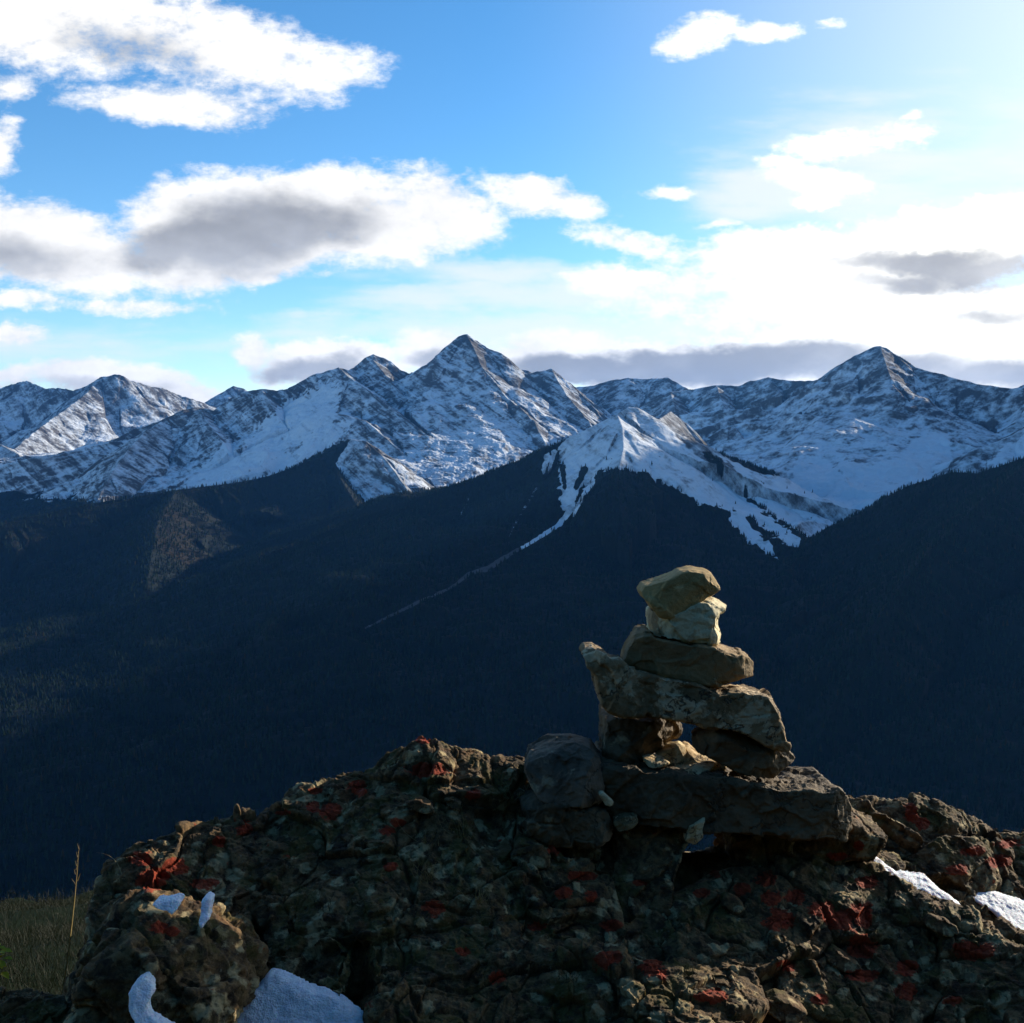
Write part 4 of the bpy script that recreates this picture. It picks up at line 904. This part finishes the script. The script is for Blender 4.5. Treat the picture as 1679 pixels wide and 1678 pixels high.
for lab, px, py, n, h, mt in [
    ('dry grass tuft close against the grey boulders left of the cairn', 842, 1312, 22, .05, DRY), ('dry grass tuft a little left of the one against the grey boulders', 812, 1326, 16, .04, DRY),
    ('forked pale grass tuft in the upper middle of the ledge', 762, 1370, 16, .055, DRY), ('sparse dry grass tuft left of the forked pale one', 704, 1384, 14, .045, DRY),
    ('small dark grass tuft on the left half of the ledge', 530, 1485, 22, .03, GREEN), ('low brown grass tuft in the middle of the ledge', 700, 1440, 40, .035, DRY),
    ('low brown grass tuft below and right of the middle of the ledge', 785, 1475, 34, .03, DRY), ('small green grass tuft near the bottom of the ledge, centre', 930, 1600, 20, .03, GREEN), ('small green grass tuft near the bottom among red lichen', 1125, 1600, 20, .03, GREEN)]:
    tuft(lab, [(px, py)], n, h, int(px), mt)
# the tall dry stalk in front of the valley
a, b = P(106, 1560, 2.15), P(130, 1384, 2.15)
def stalk():
    g = a; L = [[*P(100, 1640, 2.15), *b, 0.004, 0, 0, 0.0020, 0.0]]
    c = P(126, 1438, 2.15)
    L.append([*P(127, 1445, 2.15), *P(132, 1432, 2.14), 0, 0, 0, 0.0008, 0]); L.append([*P(125, 1452, 2.15), *P(117, 1440, 2.15), 0, 0, 0, 0.0006, 0])
    for k in range(7):
        x = 129 - k * .9; y = 1392 + k * 7
        L.append([*P(x, y, 2.15), *P(x + (2.5 if k % 2 else -2), y - 9, 2.15), 0, 0, 0, 0.0007, 0.1])
    o = blades('grass_stalk', L, DRY, 6); tag(o, 'tall dry grass stalk standing alone against the dark valley at left', 'grass stalk')
    o = blades('grass_stalk', [[*on_rock(200, 1440), *P(157, 1398, 2.05), .01, 0, .012, 0.0006, 0]], DRY, 6); tag(o, 'short pale grass stalk leaning left from the left end of the ledge', 'grass stalk')
stalk()
def hill_grass():
    g = np.random.default_rng(9); n = 26000
    u = g.uniform(-0.56, -0.20, n); Y = 2.3 * np.exp(g.random(n) ** 0.8 * 2.9)
    hu = np.linspace(-1.2, 1.2, hill['X'].shape[1]); hy = hill['Y'][:, 0]
    c = np.clip(np.searchsorted(hu, u) - 1, 0, len(hu) - 2); r = np.clip(np.searchsorted(hy, Y) - 1, 0, len(hy) - 2)
    z = hill['Z'][r, c]
    h = (0.03 + 0.13 * g.random(n) ** 2) * (0.8 + 0.5 * sst(Y, 3, 12)) * (1 + 0.7 * vnoise((u * Y * 1.5, Y * 1.5), 3))
    x = u * Y
    B = np.stack([x, Y, z - .01, x + h * g.normal(0, .35, n), Y + h * g.normal(0, .35, n), z + h, h * g.normal(0, .1, n), h * g.normal(0, .1, n), 0 * z, 0.0012 * (1 + Y * .18), g.random(n)], -1)
    o = blades('grass', B, GREEN, 2); tag(o, 'dark green grass on the slope below the left end of the ledge', 'grass', None, 'stuff')
hill_grass()
def yellow_plant():
    root = bpy.data.objects.new('yellow_leaved_plant', None); C.objects.link(root); p0 = P(-12, 1625, 1.95); root.location = p0
    tag(root, 'small plant with yellow leaves at the left edge above the corner rock', 'plant')
    g = np.random.default_rng(4); base = np.array(p0)
    LM = grass_mat('yellow_leaf', (0.55, 0.42, 0.02), (0.35, 0.36, 0.03))
    tips = [np.array(P(x, y, 1.95 + g.normal(0, .02))) - base for x, y in ((2, 1550), (10, 1556), (-20, 1556), (-3, 1572), (6, 1585), (-30, 1580))]
    blades('stem', [[0, 0, 0, *t_, g.normal(0, .006), 0, 0, 0.0012, .5] for t_ in tips], DRY, 5, root)
    for t_ in tips:
        for k in range(3):
            a = g.random() * 6.28; L = 0.017 + .008 * g.random(); d = np.array([math.cos(a), math.sin(a) * .6, .25 * g.normal()]); d /= np.linalg.norm(d)
            s = np.cross(d, (0, 0, 1)); s /= np.linalg.norm(s); up = np.cross(s, d)
            q = t_ * (1 - .12 * k); pr = [(0, 0), (.3, .26), (.6, .24), (1, 0), (.6, -.24), (.3, -.26)]
            V = [q + d * L * x + s * L * y + up * L * .12 * (abs(y) > 0) + up * 0.0006 * e for e in (0, 1) for x, y in pr]
            me = bpy.data.meshes.new('leaf'); fs = [(0, 1, 2, 3), (0, 3, 4, 5), (9, 8, 7, 6), (11, 10, 9, 6)] + [(j, 6 + j, 6 + (j + 1) % 6, (j + 1) % 6) for j in range(6)]
            me.from_pydata([tuple(v) for v in V], [], fs); me.materials.append(LM); at = me.attributes.new('tint', 'FLOAT', 'POINT'); at.data.foreach_set('value', np.full(12, g.random(), np.float32))
            o = bpy.data.objects.new('leaf', me); C.objects.link(o); o.parent = root
yellow_plant()
